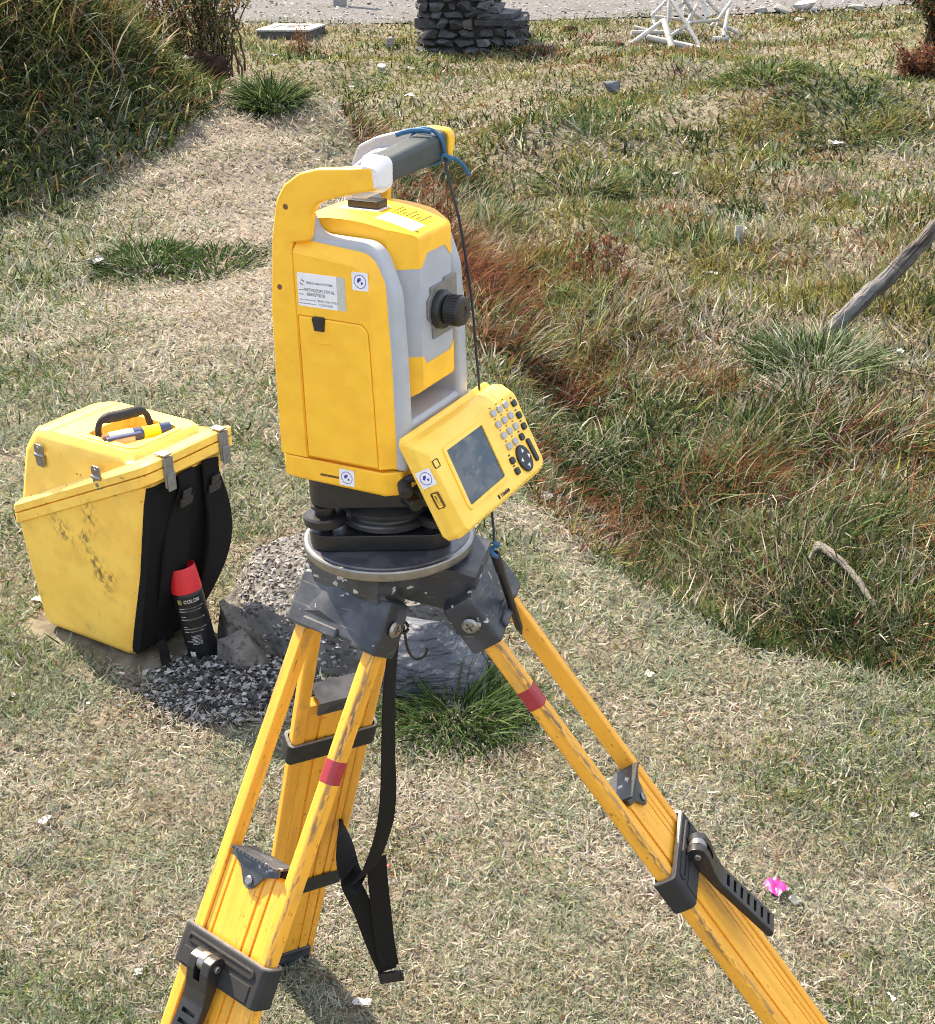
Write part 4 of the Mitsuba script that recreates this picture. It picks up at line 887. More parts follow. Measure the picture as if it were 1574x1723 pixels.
# --- single tufts that stand out
def tuft(X, Y, rad, n, L0, L1, cols, wts, label, W=(0.002, 0.004), flat=1.0, lean=(5, 70), seed=0, group=None, out=True, axr=1.0):
    r = np.random.default_rng(seed); key = taken('grass_tuft')
    a, q = r.uniform(0, 2 * PI, n), np.sqrt(r.random(n)) * rad
    px, py = X + q * np.cos(a) * axr, Y + q * np.sin(a)
    P = np.stack([px, py, hgt(px, py) - 0.006], 1)
    az_ = a + r.normal(0, 0.5, n) if out else r.uniform(0, 2 * PI, n)
    ln = np.radians(lean[0] + (lean[1] - lean[0]) * np.clip(q / rad * 0.7 + r.random(n) * 0.45, 0, 1))
    add_grass(key, [blades(P, r.uniform(L0, L1, n), r.uniform(W[0], W[1], n), az_, ln, r.uniform(0.2, 1.5, n) * flat, r.normal(0, 0.5, n), pick(cols, np.tile(wts, (n, 1)), n, 0.22, r), 4, r=r)])
    tag(key, label, 'grass tuft', group)
tuft(-0.03, 2.45, 0.12, 1400, 0.06, 0.14, [(0.055, 0.10, 0.028), (0.022, 0.04, 0.014), (0.10, 0.15, 0.07), (0.2, 0.19, 0.1)], [0.6, 0.4, 0.2, 0.04], 'lush green grass tuft against the front of the boulder behind the tripod', axr=1.1, seed=1)
tuft(-1.39, 6.10, 0.20, 700, 0.08, 0.17, [(0.05, 0.10, 0.028), DARKG, GREYG], [0.6, 0.6, 0.12], 'dark green grass tuft on the pale lawn behind the yellow case', W=(0.004, 0.008), seed=2)
tuft(-1.08, 6.02, 0.22, 600, 0.06, 0.12, [(0.06, 0.11, 0.03), DARKG, STRAW], [0.5, 0.5, 0.12], 'lower green grass tuft right of the darker tuft behind the case', W=(0.004, 0.008), seed=3)
tuft(1.30, 4.92, 0.20, 1100, 0.10, 0.24, [GREYG, PALE, GREEN, DARKG], [0.35, 0.12, 0.6, 0.4], 'grey-green grass tuft around the foot of the leaning post', W=(0.003, 0.006), lean=(5, 55), seed=4)
tuft(1.16, 4.60, 0.13, 450, 0.08, 0.16, [GREYG, PALE], [0.6, 0.4], 'silvery grass tuft left of the leaning post', W=(0.003, 0.006), seed=5)
tuft(0.70, 8.15, 0.28, 700, 0.08, 0.2, [DARKG, GREEN, OLIVE], [0.5, 0.3, 0.3], 'dark green tuft in the middle of the far field', W=(0.006, 0.011), seed=6)
tuft(-1.12, 8.60, 0.22, 900, 0.12, 0.26, [DARKG, GREEN], [0.6, 0.4], 'dark green tuft behind the crest of the worn path', W=(0.006, 0.011), seed=7, axr=0.7)
for q, (tx_, ty_, tr) in enumerate(((2.55, 9.4, 0.5), (2.1, 10.1, 0.35))):
    tuft(tx_, ty_, tr, 900, 0.06, 0.15, [DARKG, GREEN, LIME], [0.4, 0.6, 0.2], ('broad green patch of grass below the dark bush at the right edge', 'smaller green patch of grass on the slope left of the broad patch')[q], W=(0.007, 0.012), seed=8 + q)

# ------------------------------------------------------------------ stones
def stone_fn(c0, c1, c2, s):
    def fn(p, n, uv):
        a = fbm(p.x * s, p.y * s, p.z * s, 4); b = fbm(p.x * s * 5, p.y * s * 5, p.z * s * 5, 3)
        c = mix(c0, c1, smoothstep(0.3, 0.7, a))
        return mix(c, c2, smoothstep(0.58, 0.72, b) * 0.7)
    return proc(fn)
pl('rough_rock', stone_fn((0.085, 0.083, 0.08), (0.16, 0.157, 0.152), (0.03, 0.03, 0.033), 14), 0.9, spec=0.25)
bump('rough_rock', lambda p, n, uv: fbm(p.x * 90, p.y * 90, p.z * 90, 4), 0.012, 1e-3)
pl('slate', stone_fn((0.048, 0.056, 0.072), (0.085, 0.095, 0.115), (0.15, 0.158, 0.17), 16), 0.6, spec=0.4)
bump('slate', lambda p, n, uv: fbm(p.x * 40, p.y * 60, p.z * 120, 4), 0.010, 1e-3)
pl('brown_stone', stone_fn((0.085, 0.081, 0.075), (0.15, 0.143, 0.132), (0.05, 0.04, 0.032), 22), 0.85, spec=0.25)
bump('brown_stone', lambda p, n, uv: fbm(p.x * 120, p.y * 60, p.z * 60, 4), 0.010, 1e-3)
def rocky(pts, edge_len, amp, seed, f=9.0, fine=30):
    m = hull(pts)
    v, fcs = trimesh.remesh.subdivide_to_size(m.vertices, m.faces, edge_len)
    m = trimesh.Trimesh(v, fcs); m.merge_vertices()
    nrm = m.vertex_normals; p = m.vertices
    dsp = (meshkit.fbm(p * f, 3, seed) - 0.5) * amp + (meshkit.fbm(p * fine, 3, seed + 3) - 0.5) * amp * 0.35
    m.vertices = p + nrm * dsp[:, None]
    return m
def pebbles(P, S, seed, flat=0.6):
    """many small angular chips as one mesh"""
    r = np.random.default_rng(seed); n = len(P)
    o = np.array([[1, 0, 0], [-1, 0, 0], [0, 1, 0], [0, -1, 0], [0, 0, 1], [0, 0, -1]], float)
    f = np.array([[0, 2, 4], [2, 1, 4], [1, 3, 4], [3, 0, 4], [2, 0, 5], [1, 2, 5], [3, 1, 5], [0, 3, 5]])
    q = trimesh.transformations.random_rotation_matrix
    V = o[None] * (S[:, None, None] * r.uniform(0.55, 1.25, (n, 6, 1))) * np.stack([np.ones(n), r.uniform(.5, .9, n), r.uniform(.3, flat, n)], 1)[:, None]
    a, b, c = r.uniform(0, 2 * PI, n), r.uniform(-0.7, 0.7, n), r.uniform(-0.7, 0.7, n)
    ca, sa = np.cos(a)[:, None], np.sin(a)[:, None]
    x_, y_, z_ = V[..., 0], V[..., 1], V[..., 2]
    x2, y2 = x_ * ca - y_ * sa, x_ * sa + y_ * ca
    z2 = z_ + x2 * np.tan(b)[:, None] * .5 + y2 * np.tan(c)[:, None] * .5
    V = np.stack([x2, y2, z2], -1) + P[:, None]
    F = (f[None] + (np.arange(n) * 6)[:, None, None]).reshape(-1, 3)
    return V.reshape(-1, 3), F
BD = 'boulder'
bpts = [(-0.57, 2.82, -.03), (-0.50, 2.70, -.03), (-0.36, 2.62, -.03), (-0.13, 2.54, -.03), (0.01, 2.58, -.03), (0.06, 2.76, -.03), (-0.06, 3.02, -.03), (-0.30, 3.10, -.03), (-0.50, 3.0, -.03),
        (-0.555, 2.84, .07), (-0.49, 2.93, .15), (-0.36, 2.99, .185), (-0.22, 2.96, .20), (-0.08, 2.86, .205), (0.0, 2.72, .18), (-0.06, 2.62, .165), (-0.20, 2.61, .16), (-0.40, 2.68, .11), (-0.50, 2.76, .10), (0.03, 2.62, .09)]
bm = rocky(bpts, 0.022, 0.035, 4)
add(f'{BD}__rock', bm, 'rough_rock', None, 40)
tag(BD, 'broad rough grey boulder with a chip-strewn top, lying behind the tripod legs', 'boulder')
sp_, fi = trimesh.sample.sample_surface(bm, 9000, seed=5)
nz = bm.face_normals[fi][:, 2]; okp = (nz > 0.25) & (sp_[:, 2] > 0.02)
sp_ = sp_[okp]
rr_ = np.random.default_rng(3)
def speck(n, r, dark=0.45):
    g = np.where(r.random(n) < dark, r.uniform(0.015, 0.06, n), r.uniform(0.14, 0.36, n))
    return np.repeat(np.stack([g * 1.0, g * 0.99, g * 1.0], 1), 6, 0)
scene['chips'] = {'type': 'twosided', 'bsdf': {'type': 'principled', 'base_color': {'type': 'mesh_attribute', 'name': 'vertex_color'}, 'roughness': 0.8, 'specular': 0.3}}
pv, pf = pebbles(sp_ + V3(0, 0, 0.001), rr_.uniform(0.003, 0.009, len(sp_)), 6)
scene[f'{BD}__chips'] = mikit.ply((pv, pf), 'chips', smooth=False, color=speck(len(sp_), rr_))
labels[f'{BD}__chips'] = {'label': 'loose grey stone chips on the top of the boulder', 'kind': 'stuff'}
tag('slate_block', 'smooth blue-grey slate block at the right front of the rough boulder', 'stone')
add('slate_block', rocky([(-0.19, 2.475, -.02), (0.03, 2.50, -.02), (0.05, 2.60, -.02), (-0.16, 2.66, -.02), (-0.185, 2.50, .10), (-0.17, 2.575, .165), (-0.10, 2.53, .165), (-0.06, 2.57, .15), (0.015, 2.515, .05), (0.035, 2.57, .06), (-0.12, 2.485, .09), (-0.02, 2.50, .045)], 0.012, 0.016, 11, 12), 'slate', None, 25)
tag('stone_slab', 'pale brown ribbed stone slab leaning on the left end of the boulder', 'stone')
add('stone_slab', rocky([(-0.575, 2.80, -.02), (-0.53, 2.70, -.02), (-0.40, 2.66, -.02), (-0.36, 2.74, -.02), (-0.50, 2.86, -.02), (-0.57, 2.80, .085), (-0.54, 2.735, .07), (-0.41, 2.685, .035), (-0.40, 2.74, .075), (-0.52, 2.85, .105)], 0.012, 0.018, 21, 14), 'brown_stone', None, 25)
tag('brown_rock', 'small split brown rock in front of the ribbed slab, beside the gravel', 'stone')
add('brown_rock', rocky([(-0.555, 2.66, -.02), (-0.50, 2.60, -.02), (-0.43, 2.60, -.02), (-0.42, 2.68, -.02), (-0.50, 2.72, -.02), (-0.555, 2.665, .065), (-0.51, 2.625, .06), (-0.46, 2.64, .045), (-0.50, 2.70, .07), (-0.44, 2.63, .015)], 0.009, 0.014, 31, 20), 'brown_stone', None, 25)
# rubble between case and boulder
n = 5200; u = rr_.random(n); ang = rr_.uniform(0, 2 * PI, n); q = np.sqrt(rr_.random(n))
px_ = -0.50 + q * np.cos(ang) * 0.17 + 0.03 * rr_.normal(size=n); py_ = 2.585 + q * np.sin(ang) * 0.14 + 0.02 * rr_.normal(size=n)
heap = 0.03 * np.clip(1 - q ** 2, 0, 1)
pv, pf = pebbles(np.stack([px_, py_, hgt(px_, py_) + heap * rr_.uniform(0.2, 1.0, n) + 0.002], 1), rr_.uniform(0.003, 0.011, n), 8)
scene['rubble'] = mikit.ply((pv, pf), 'chips', smooth=False, color=speck(n, rr_, 0.6))
tag('rubble', 'heap of grey stone chips between the spray can and the boulder', 'rubble', kind='stuff')

# ------------------------------------------------------------------ stone cairn in the far field
CN = 'stone_cairn'
tag(CN, 'dark dry-stone pillar with a lower stepped end, standing in the far field', 'cairn')
pl('cairn_core', (0.03, 0.028, 0.026), 0.95)
greys = [pl(f'cairn_stone_{k}', stone_fn(a, b, c, 18), 0.85, spec=0.25) for k, (a, b, c) in enumerate((((0.045, 0.047, 0.053), (0.078, 0.081, 0.087), (0.114, 0.114, 0.111)), ((0.033, 0.033, 0.036), (0.060, 0.060, 0.063), (0.090, 0.087, 0.078)), ((0.060, 0.055, 0.048), (0.096, 0.090, 0.078), (0.132, 0.126, 0.114)), ((0.120, 0.123, 0.126), (0.168, 0.168, 0.168), (0.072, 0.072, 0.072))))]
MCN = fr(V3(-0.36, 13.62, -0.03), *yaw(-9), V3(0, 0, 1))
add(f'{CN}__core', cat(box(0.04, 0.60, 0.05, 0.60, -0.05, 1.02, 0.02), box(0.55, 0.90, 0.05, 0.55, -0.05, 0.24, 0.02)), 'cairn_core', MCN)
cr = np.random.default_rng(12)
def cobble(c, sx, sy, sz, r):
    p = r.normal(size=(13, 3)); p /= np.linalg.norm(p, axis=1, keepdims=True) ** 0.9
    p = np.sign(p) * np.abs(p) ** 0.75
    return hull(p * V3(sx, sy, sz) / 2 * 1.05 + c)
def course(z, h, x0, x1, yf, axis=0):
    x = x0
    while x < x1 - 0.02:
        w = min(cr.uniform(0.09, 0.20), x1 - x)
        if x1 - x - w < 0.05: w = x1 - x
        c = V3(x + w / 2, yf + cr.uniform(-0.015, 0.015), z + h / 2) if axis == 0 else V3(yf + cr.uniform(-0.015, 0.015), x + w / 2, z + h / 2)
        s = (w * 1.05, 0.16, h * 1.12) if axis == 0 else (0.16, w * 1.05, h * 1.12)
        add(f'{CN}__stone', cobble(c, *s, cr), greys[int(cr.choice(4, p=[.4, .35, .18, .07]))], MCN, 30)
        x += w
z = -0.02
while z < 1.0:
    h = cr.uniform(0.05, 0.095)
    low = z < 0.22
    course(z, h, 0.0, (0.92 if low else 0.70 - 0.30 * max(0, z - 0.25)), 0.04)
    course(z, h, 0.05, 0.60, 0.03, 1)
    course(z, h, 0.06, 0.58, 0.90 if low else 0.66 - 0.30 * max(0, z - 0.25), 1)
    z += h
for k, (sx, xx0, zz) in enumerate(((0.42, 0.74, 0.25), (0.36, 0.70, 0.305), (0.26, 0.60, 0.36))):
    add(f'{CN}__stone', hull(np.array([(xx0 + a * sx / 2 + cr.uniform(-.03, .03), 0.25 + b * 0.26 + cr.uniform(-.03, .03), zz + c * 0.024) for a in (-1, 1) for b in (-1, 1) for c in (-1, 1)])), greys[0], MCN, 30)

# ------------------------------------------------------------------ heap of white painted poles
PH = 'pole_frame'
tag(PH, 'tangled frame of white painted wooden poles standing in the far field', 'pole frame')
pl('white_paint', stone_fn((0.42, 0.415, 0.40), (0.34, 0.335, 0.32), (0.20, 0.185, 0.16), 9), 0.6)
pl('pole_end', (0.05, 0.045, 0.04), 0.9)
POLES = [((1.56, 13.55, -.02), (1.92, 13.8, .18), .021), ((1.92, 13.75, .19), (1.97, 13.5, -.03), .029), ((1.76, 13.65, .05), (2.28, 13.45, -.05), .027), ((1.63, 13.85, .07), (2.14, 14.0, .05), .023), ((2.01, 14.05, .45), (2.0, 13.95, .15), .021),
         ((2.01, 13.9, .34), (2.24, 13.6, -.03), .019), ((1.84, 14.05, .19), (2.07, 14.15, .40), .017), ((1.86, 14.15, .18), (2.27, 14.1, .14), .017), ((1.98, 13.8, .03), (2.2, 13.95, .14), .017), ((2.2, 13.97, .14), (2.49, 14.05, .15), .016),
         ((2.27, 13.85, .36), (2.33, 13.75, .20), .025), ((2.37, 14.15, .33), (2.56, 14.25, .15), .017), ((2.59, 14.05, .31), (2.46, 13.95, .16), .017), ((2.59, 14.15, .23), (2.5, 13.85, .02), .019), ((2.47, 14.05, .12), (2.69, 14.15, .02), .019),
         ((2.4, 13.8, .0), (2.55, 13.9, .0), .027), ((1.86, 14.05, .18), (1.89, 13.9, .02), .017), ((2.27, 14.05, .28), (2.16, 13.95, .13), .017), ((2.16, 14.15, .25), (2.47, 14.2, .09), .019), ((1.68, 14.05, .10), (1.83, 14.0, .06), .019),
         ((2.1, 14.05, .41), (2.25, 14.1, .21), .019), ((2.25, 14.15, .38), (2.06, 14.05, .24), .017), ((2.56, 14.25, .19), (2.41, 14.05, .09), .014)]
for a, b, r0 in POLES:
    k = add(f'{PH}__pole', cyl(a, b, r0, 0.002, 14), 'white_paint', None, 40)
dk = np.random.default_rng(4)

# ------------------------------------------------------------------ leaning weathered post with wire
PO = 'leaning_post'
tag(PO, 'weathered grey wooden post leaning far over to the right at the field edge', 'post')
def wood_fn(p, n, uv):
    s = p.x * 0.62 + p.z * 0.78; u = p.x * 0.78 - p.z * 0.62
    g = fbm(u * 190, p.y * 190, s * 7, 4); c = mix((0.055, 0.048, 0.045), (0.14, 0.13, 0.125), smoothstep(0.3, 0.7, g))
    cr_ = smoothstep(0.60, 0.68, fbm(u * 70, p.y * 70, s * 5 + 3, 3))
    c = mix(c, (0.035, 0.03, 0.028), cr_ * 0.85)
    bare = smoothstep(-0.004, -0.014, u - 1.180 + 0.02 * (fbm(s * 14, 0.0, 0.0, 2) - 0.5)) * smoothstep(1.25, 1.05, s)  # mixes a paler grey along the upper left side of the shaft
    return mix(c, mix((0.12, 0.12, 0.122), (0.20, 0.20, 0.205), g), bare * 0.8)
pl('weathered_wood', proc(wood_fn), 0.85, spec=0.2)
bump('weathered_wood', lambda p, n, uv: fbm((p.x * 0.78 - p.z * 0.62) * 150, p.y * 150, (p.x * 0.62 + p.z * 0.78) * 10, 3), 0.012, 1e-3)
pth = spline([(1.27, 5.21, -0.24), (1.368, 5.20, -0.150), (1.470, 5.20, -0.025), (1.628, 5.20, 0.135), (1.78, 5.20, 0.318), (1.93, 5.20, 0.49)], 60)
pm = tube(pth, 0.030, 18, np.linspace(1.15, 0.85, 60))
pm.vertices = pm.vertices + (pm.vertices - pth[np.abs(pm.vertices[:, None, 0] - pth[None, :, 0]).argmin(1)]) * ((meshkit.fbm(pm.vertices * V3(22, 40, 22), 3, 8) - 0.5) * 0.7)[:, None]
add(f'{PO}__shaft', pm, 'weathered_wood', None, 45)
wc = pth[32]; wa = (pth[34] - pth[30]); wa /= np.linalg.norm(wa); wb = basis(wa)
pl('rusty_wire', (0.10, 0.07, 0.05), 0.7)
add(f'{PO}__wire', cat(tube([wc + 0.0335 * (math.cos(a) * wb[:, 0] + math.sin(a) * wb[:, 1]) + wa * 0.003 * a for a in np.linspace(0, 9, 50)], 0.0022, 6), tube(spline([wc + V3(.02, -.02, -.03), (1.60, 5.17, -0.02), (1.63, 5.12, -0.08), (1.61, 5.05, -0.13)], 30), 0.0022, 6)), 'rusty_wire', None, True)
WI = 'loose_wire'
add(WI, tube(spline([(1.36, 5.05, -0.10), (1.42, 4.95, -0.07), (1.52, 4.80, -0.085), (1.62, 4.72, -0.10), (1.74, 4.66, -0.09)], 40), 0.003, 6), 'rusty_wire', None, True)
tag(WI, 'thin rusty wire lying in the grass right of the leaning post', 'wire')

# ------------------------------------------------------------------ other things in the field
MSL = fr(V3(-1.68, 14.98, 0.0), *yaw(-14), V3(0, 0, 1))
tag('manhole_cover', 'low square concrete manhole with a pale framed lid in the far field', 'manhole')
pl('dark_concrete', stone_fn((0.055, 0.052, 0.048), (0.09, 0.085, 0.08), (0.04, 0.037, 0.034), 20), 0.9)
pl('pale_concrete', stone_fn((0.40, 0.395, 0.38), (0.33, 0.325, 0.31), (0.24, 0.235, 0.22), 16), 0.8)
add('manhole_cover__base', box(-0.27, 0.27, -0.27, 0.27, -0.03, 0.055, 0.008), 'dark_concrete', MSL)
add('manhole_cover__frame', from_man(to_man(box(-0.28, 0.28, -0.28, 0.28, 0.056, 0.075, 0.004)) - to_man(box(-0.17, 0.17, -0.17, 0.17, 0, 0.2))), 'pale_concrete', MSL)
pl('lid_grey', stone_fn((0.24, 0.235, 0.225), (0.19, 0.185, 0.175), (0.13, 0.125, 0.12), 20), 0.85)
add('manhole_cover__lid', cat(box(-0.165, 0.165, -0.165, 0.165, 0.056, 0.068, 0.003), box(-0.04, 0.04, -0.012, 0.012, 0.068, 0.078, 0.003)), 'lid_grey', MSL)
tag('wooden_stump', 'grey wooden post stump at the road edge, cut off by the top of the photo', 'post')
add('wooden_stump', cat(cyl((-1.39, 17.7, -0.05), (-1.385, 17.7, 0.75), 0.085, 0.01, 20, 0.08), cyl((-1.39, 17.7, 0.75), (-1.385, 17.7, 0.76), 0.06, 0.004, 20)), 'lid_grey')
tag('grey_bucket', 'small grey concrete block with a wire loop on the grass left of the cairn', 'block')
add('grey_bucket__block', loft([np.c_[rrect(-.035, .035, -.035, .035, .008), np.full(20, z_)] * V3(s_, s_, 1) + V3(-0.636, 13.87, -0.02) for z_, s_ in ((0, 1.05), (0.085, 0.95), (0.09, 0.85))]), 'lid_grey')
add('grey_bucket__loop', tube([(-0.636 + 0.025 * math.cos(a), 13.87, 0.07 + 0.03 * math.sin(a)) for a in np.linspace(0, PI, 14)], 0.004, 6), 'rusty_wire', None, True)
for k, (px, py, s, lb) in enumerate(((3.28, 16.02, .16, 'flat grey stone, leftmost of the stones beyond the white poles'), (3.52, 16.02, .22, 'rounded pale grey stone beyond the white poles, second from the left'), (3.80, 16.19, .26, 'biggest pale stone beyond the white poles, nearest the road'), (3.84, 16.0, .12, 'small pale stone in front of the biggest stone near the road'), (3.47, 15.01, .11, 'white rounded stone alone in the grass below the grey stones'), (4.28, 15.93, .18, 'dark topped stone far right near the road'), (1.162, 11.08, .19, 'flat dark grey stone half sunk in the middle of the field'))):
    rr2 = np.random.default_rng(50 + k); key = taken('field_stone')
    add(key, trimesh.Trimesh(*trimesh.remesh.subdivide(*(lambda m_: (m_.vertices, m_.faces))(cobble(V3(px, py, gz(px, py) + s * .18), s, s * .8, s * .55, rr2)))), ('lid_grey', 'lid_grey', 'pale_concrete', 'pale_concrete', 'pale_concrete', 'lid_grey', 'slate')[k], None, 50)
    tag(key, lb, 'stone')
def clod(key, cx, cy, s, sz, seed, label, mat='dark_earth', cat_='clod'):
    m_ = trimesh.creation.icosphere(3, 1.0); p = m_.vertices
    m_.vertices = p * (0.75 + 0.6 * meshkit.fbm(p * 1.6 + seed, 3, seed))[:, None] * (1 + 0.5 * (meshkit.fbm(p * 5 + seed, 2, seed) - 0.5))[:, None] * V3(s, s * .7, sz) + V3(cx, cy, gz(cx, cy) + sz * 0.35)
    key = taken(key); add(key, m_, mat, None, 50); tag(key, label, cat_)
pl('dark_earth', stone_fn((0.022, 0.014, 0.010), (0.045, 0.028, 0.02), (0.012, 0.008, 0.006), 22), 0.95, spec=0.1)
pl('red_earth', stone_fn((0.11, 0.05, 0.03), (0.17, 0.085, 0.05), (0.06, 0.03, 0.02), 22), 0.95, spec=0.1)
clod('earth_clod', -1.94, 10.86, 0.23, 0.13, 3, 'dark clod of bare earth below the drooping shrub')
tuft(0.72, 13.2, 0.30, 420, 0.03, 0.09, [RUST, RED, STRAW], [0.5, 0.3, 0.2], 'reddish dry grass at the right foot of the cairn', W=(0.008, 0.014), seed=31)
tuft(0.25, 13.25, 0.34, 420, 0.03, 0.09, [RUST, RED, DARKG, GREEN], [0.4, 0.2, 0.3, 0.3], 'dark grass fringe in front of the cairn', W=(0.008, 0.014), seed=32, axr=1.6)
clod('earth_clod', 1.13, 14.83, 0.07, 0.03, 7, 'small dark clod in the grass between the cairn and the road')
clod('earth_clod', 1.38, 13.35, 0.14, 0.03, 8, 'dark clod just left of the white poles')

# shrubs
def shrub(key, base, stems, seed, label, leafcols, spread, hgt_, leaf=(0.03, 0.06), per=60, droop=1.2, wl=(0.010, 0.02), stem=0.009, foot=0.06):
    r = np.random.default_rng(seed); key = taken(key); tubes, LV = [], []
    for k in range(stems):
        a = r.uniform(0, 2 * PI); l = hgt_ * r.uniform(0.6, 1.1); n = 14; s = np.linspace(0, 1, n)
        out = spread * r.uniform(0.3, 1.0)
        p = np.stack([base[0] + r.normal(0, foot) + out * np.cos(a) * s ** 1.6, base[1] + r.normal(0, foot) + out * np.sin(a) * s ** 1.6, base[2] + l * (s * 1.25 - 0.55 * droop * s ** 3 * r.uniform(.3, 1))], 1)
        p[1:] += r.normal(0, 0.012 * min(1, hgt_ * 1.1) ** 2, (n - 1, 3))
        tubes.append(tube(p, stem, 5, np.linspace(1, 0.3, n)))
        f = r.uniform(0.15, 1, per); q = np.stack([np.interp(f, s, p[:, i]) for i in range(3)], 1) + r.normal(0, 0.02, (per, 3))
        c = pick(leafcols, np.ones((per, len(leafcols))), per, 0.3, r)
        LV.append(blades(q, r.uniform(*leaf, per), r.uniform(*wl, per), r.uniform(0, 2 * PI, per), np.radians(r.uniform(30, 130, per)), r.uniform(0, 1.2, per), r.normal(0, .5, per), c, 2, r=r))
    add(f'{key}__stems', cat(tubes), 'shrub_bark', None, True)
    add_grass(f'{key}__leaves', LV); labels[f'{key}__leaves'] = {'label': 'narrow drooping leaves of the shrub', 'kind': 'stuff'}
    tag(key, label, 'shrub')
pl('shrub_bark', (0.10, 0.07, 0.045), 0.9)
shrub('drooping_shrub', V3(-1.98, 11.25, 0.10), 60, 1, 'drooping dry shrub with arching twigs above the earth clod', [OLIVE, RUST, STRAW, GREEN, DARKG], 0.65, 1.0, per=90, foot=0.2)
shrub('dark_shrub', V3(-3.35, 10.4, 0.45), 40, 2, 'tall dark green shrub on top of the hummock at the upper left', [DARKG, GREEN, OLIVE], 0.6, 0.9, per=90)
shrub('rusty_shrub', V3(-2.72, 11.2, 0.22), 46, 3, 'rust coloured shrub between the dark shrub and the drooping one', [RUST, RUST, STRAW, RED], 0.55, 0.85, per=80)
shrub('leafy_shrub', V3(-4.2, 9.6, 0.6), 40, 4, 'olive green shrub at the top left corner', [OLIVE, GREEN, STRAW], 0.7, 0.8, per=90)
shrub('dark_bush', V3(3.52, 10.75, 0.22), 46, 5, 'dark bush cut off by the right edge of the photo', [DARKG, (0.05, 0.045, 0.03), RUST], 0.48, 0.62, per=80)
shrub('brown_bush', V3(3.30, 10.35, 0.08), 24, 6, 'low reddish brown bush in front of the dark bush at the right edge', [RUST, (0.10, 0.06, 0.04), RED], 0.28, 0.26)
for q, (bx_, by_, lb) in enumerate(((-1.40, 13.3, 'short dead brown weed left of the white ring in the field'), (-0.15, 6.3, 'upright red dock weed behind the total station'), (0.62, 6.05, 'upright rusty dock weed right of the total station'))):
    shrub('dry_weed', V3(bx_, by_, gz(bx_, by_)), 9, 20 + q, lb, [RUST, RED, (0.14, 0.07, 0.04)], 0.06, 0.24, leaf=(0.02, 0.05), per=50, droop=0.3, wl=(0.006, 0.012), stem=0.0035)

# ------------------------------------------------------------------ litter, sticks, scraps
def crumple(cx, cy, w, l, label, mat='litter_white', seed=0, name='paper_scrap', cat_='litter', amp=0.35, rot=None, lift=0.004, tilt=0.0):
    r = np.random.default_rng(900 + seed); n = 9
    u, v = np.meshgrid(np.linspace(-.5, .5, n), np.linspace(-.5, .5, n))
    p = np.stack([u * w, v * l, 0 * u], -1).reshape(-1, 3)
    s = max(w, l); f = 2.4 / s
    k = meshkit.fbm(np.c_[p[:, :2] * f, np.full(len(p), seed * 3.1)], 2, seed) - 0.42
    rr_u = np.maximum(np.abs(u), np.abs(v)).ravel() / (np.hypot(u, v).ravel() + 1e-9); p[:, :2] *= (0.35 * rr_u + 0.65 * 0.85)[:, None]
    p[:, 2] = np.abs(k) * 2 * amp * s + np.abs(p[:, 0]) * tilt
    p[:, :2] += (meshkit.noise(np.c_[p[:, :2] * f * 1.7, np.full(len(p), seed * 1.7)], seed + 1)[:, None] - 0.5) * s * 0.35 * r.uniform(-1, 1, (1, 2))
    a = r.uniform(0, 2 * PI) if rot is None else rot
    p[:, :2] = p[:, :2] @ np.array([[math.cos(a), math.sin(a)], [-math.sin(a), math.cos(a)]])
    i = np.arange(n * n).reshape(n, n)
    F = np.vstack([np.stack([i[:-1, :-1], i[:-1, 1:], i[1:, 1:]], -1).reshape(-1, 3), np.stack([i[:-1, :-1], i[1:, 1:], i[1:, :-1]], -1).reshape(-1, 3)])
    th_ = 0.02 * s; bot = p - V3(0, 0, th_); N = len(p)
    rim = np.r_[i[0, :], i[1:, -1], i[-1, -2::-1], i[-2:0:-1, 0]]; rn = np.roll(rim, -1)
    F = np.vstack([F, F[:, ::-1] + N, np.stack([rim, rim + N, rn + N], 1), np.stack([rim, rn + N, rn], 1)])
    m_ = trimesh.Trimesh(np.vstack([p, bot]) + V3(cx, cy, gz(cx, cy) + lift), F, process=False)
    key = taken(name); add(key, m_, mat, None, 25); tag(key, label, cat_)
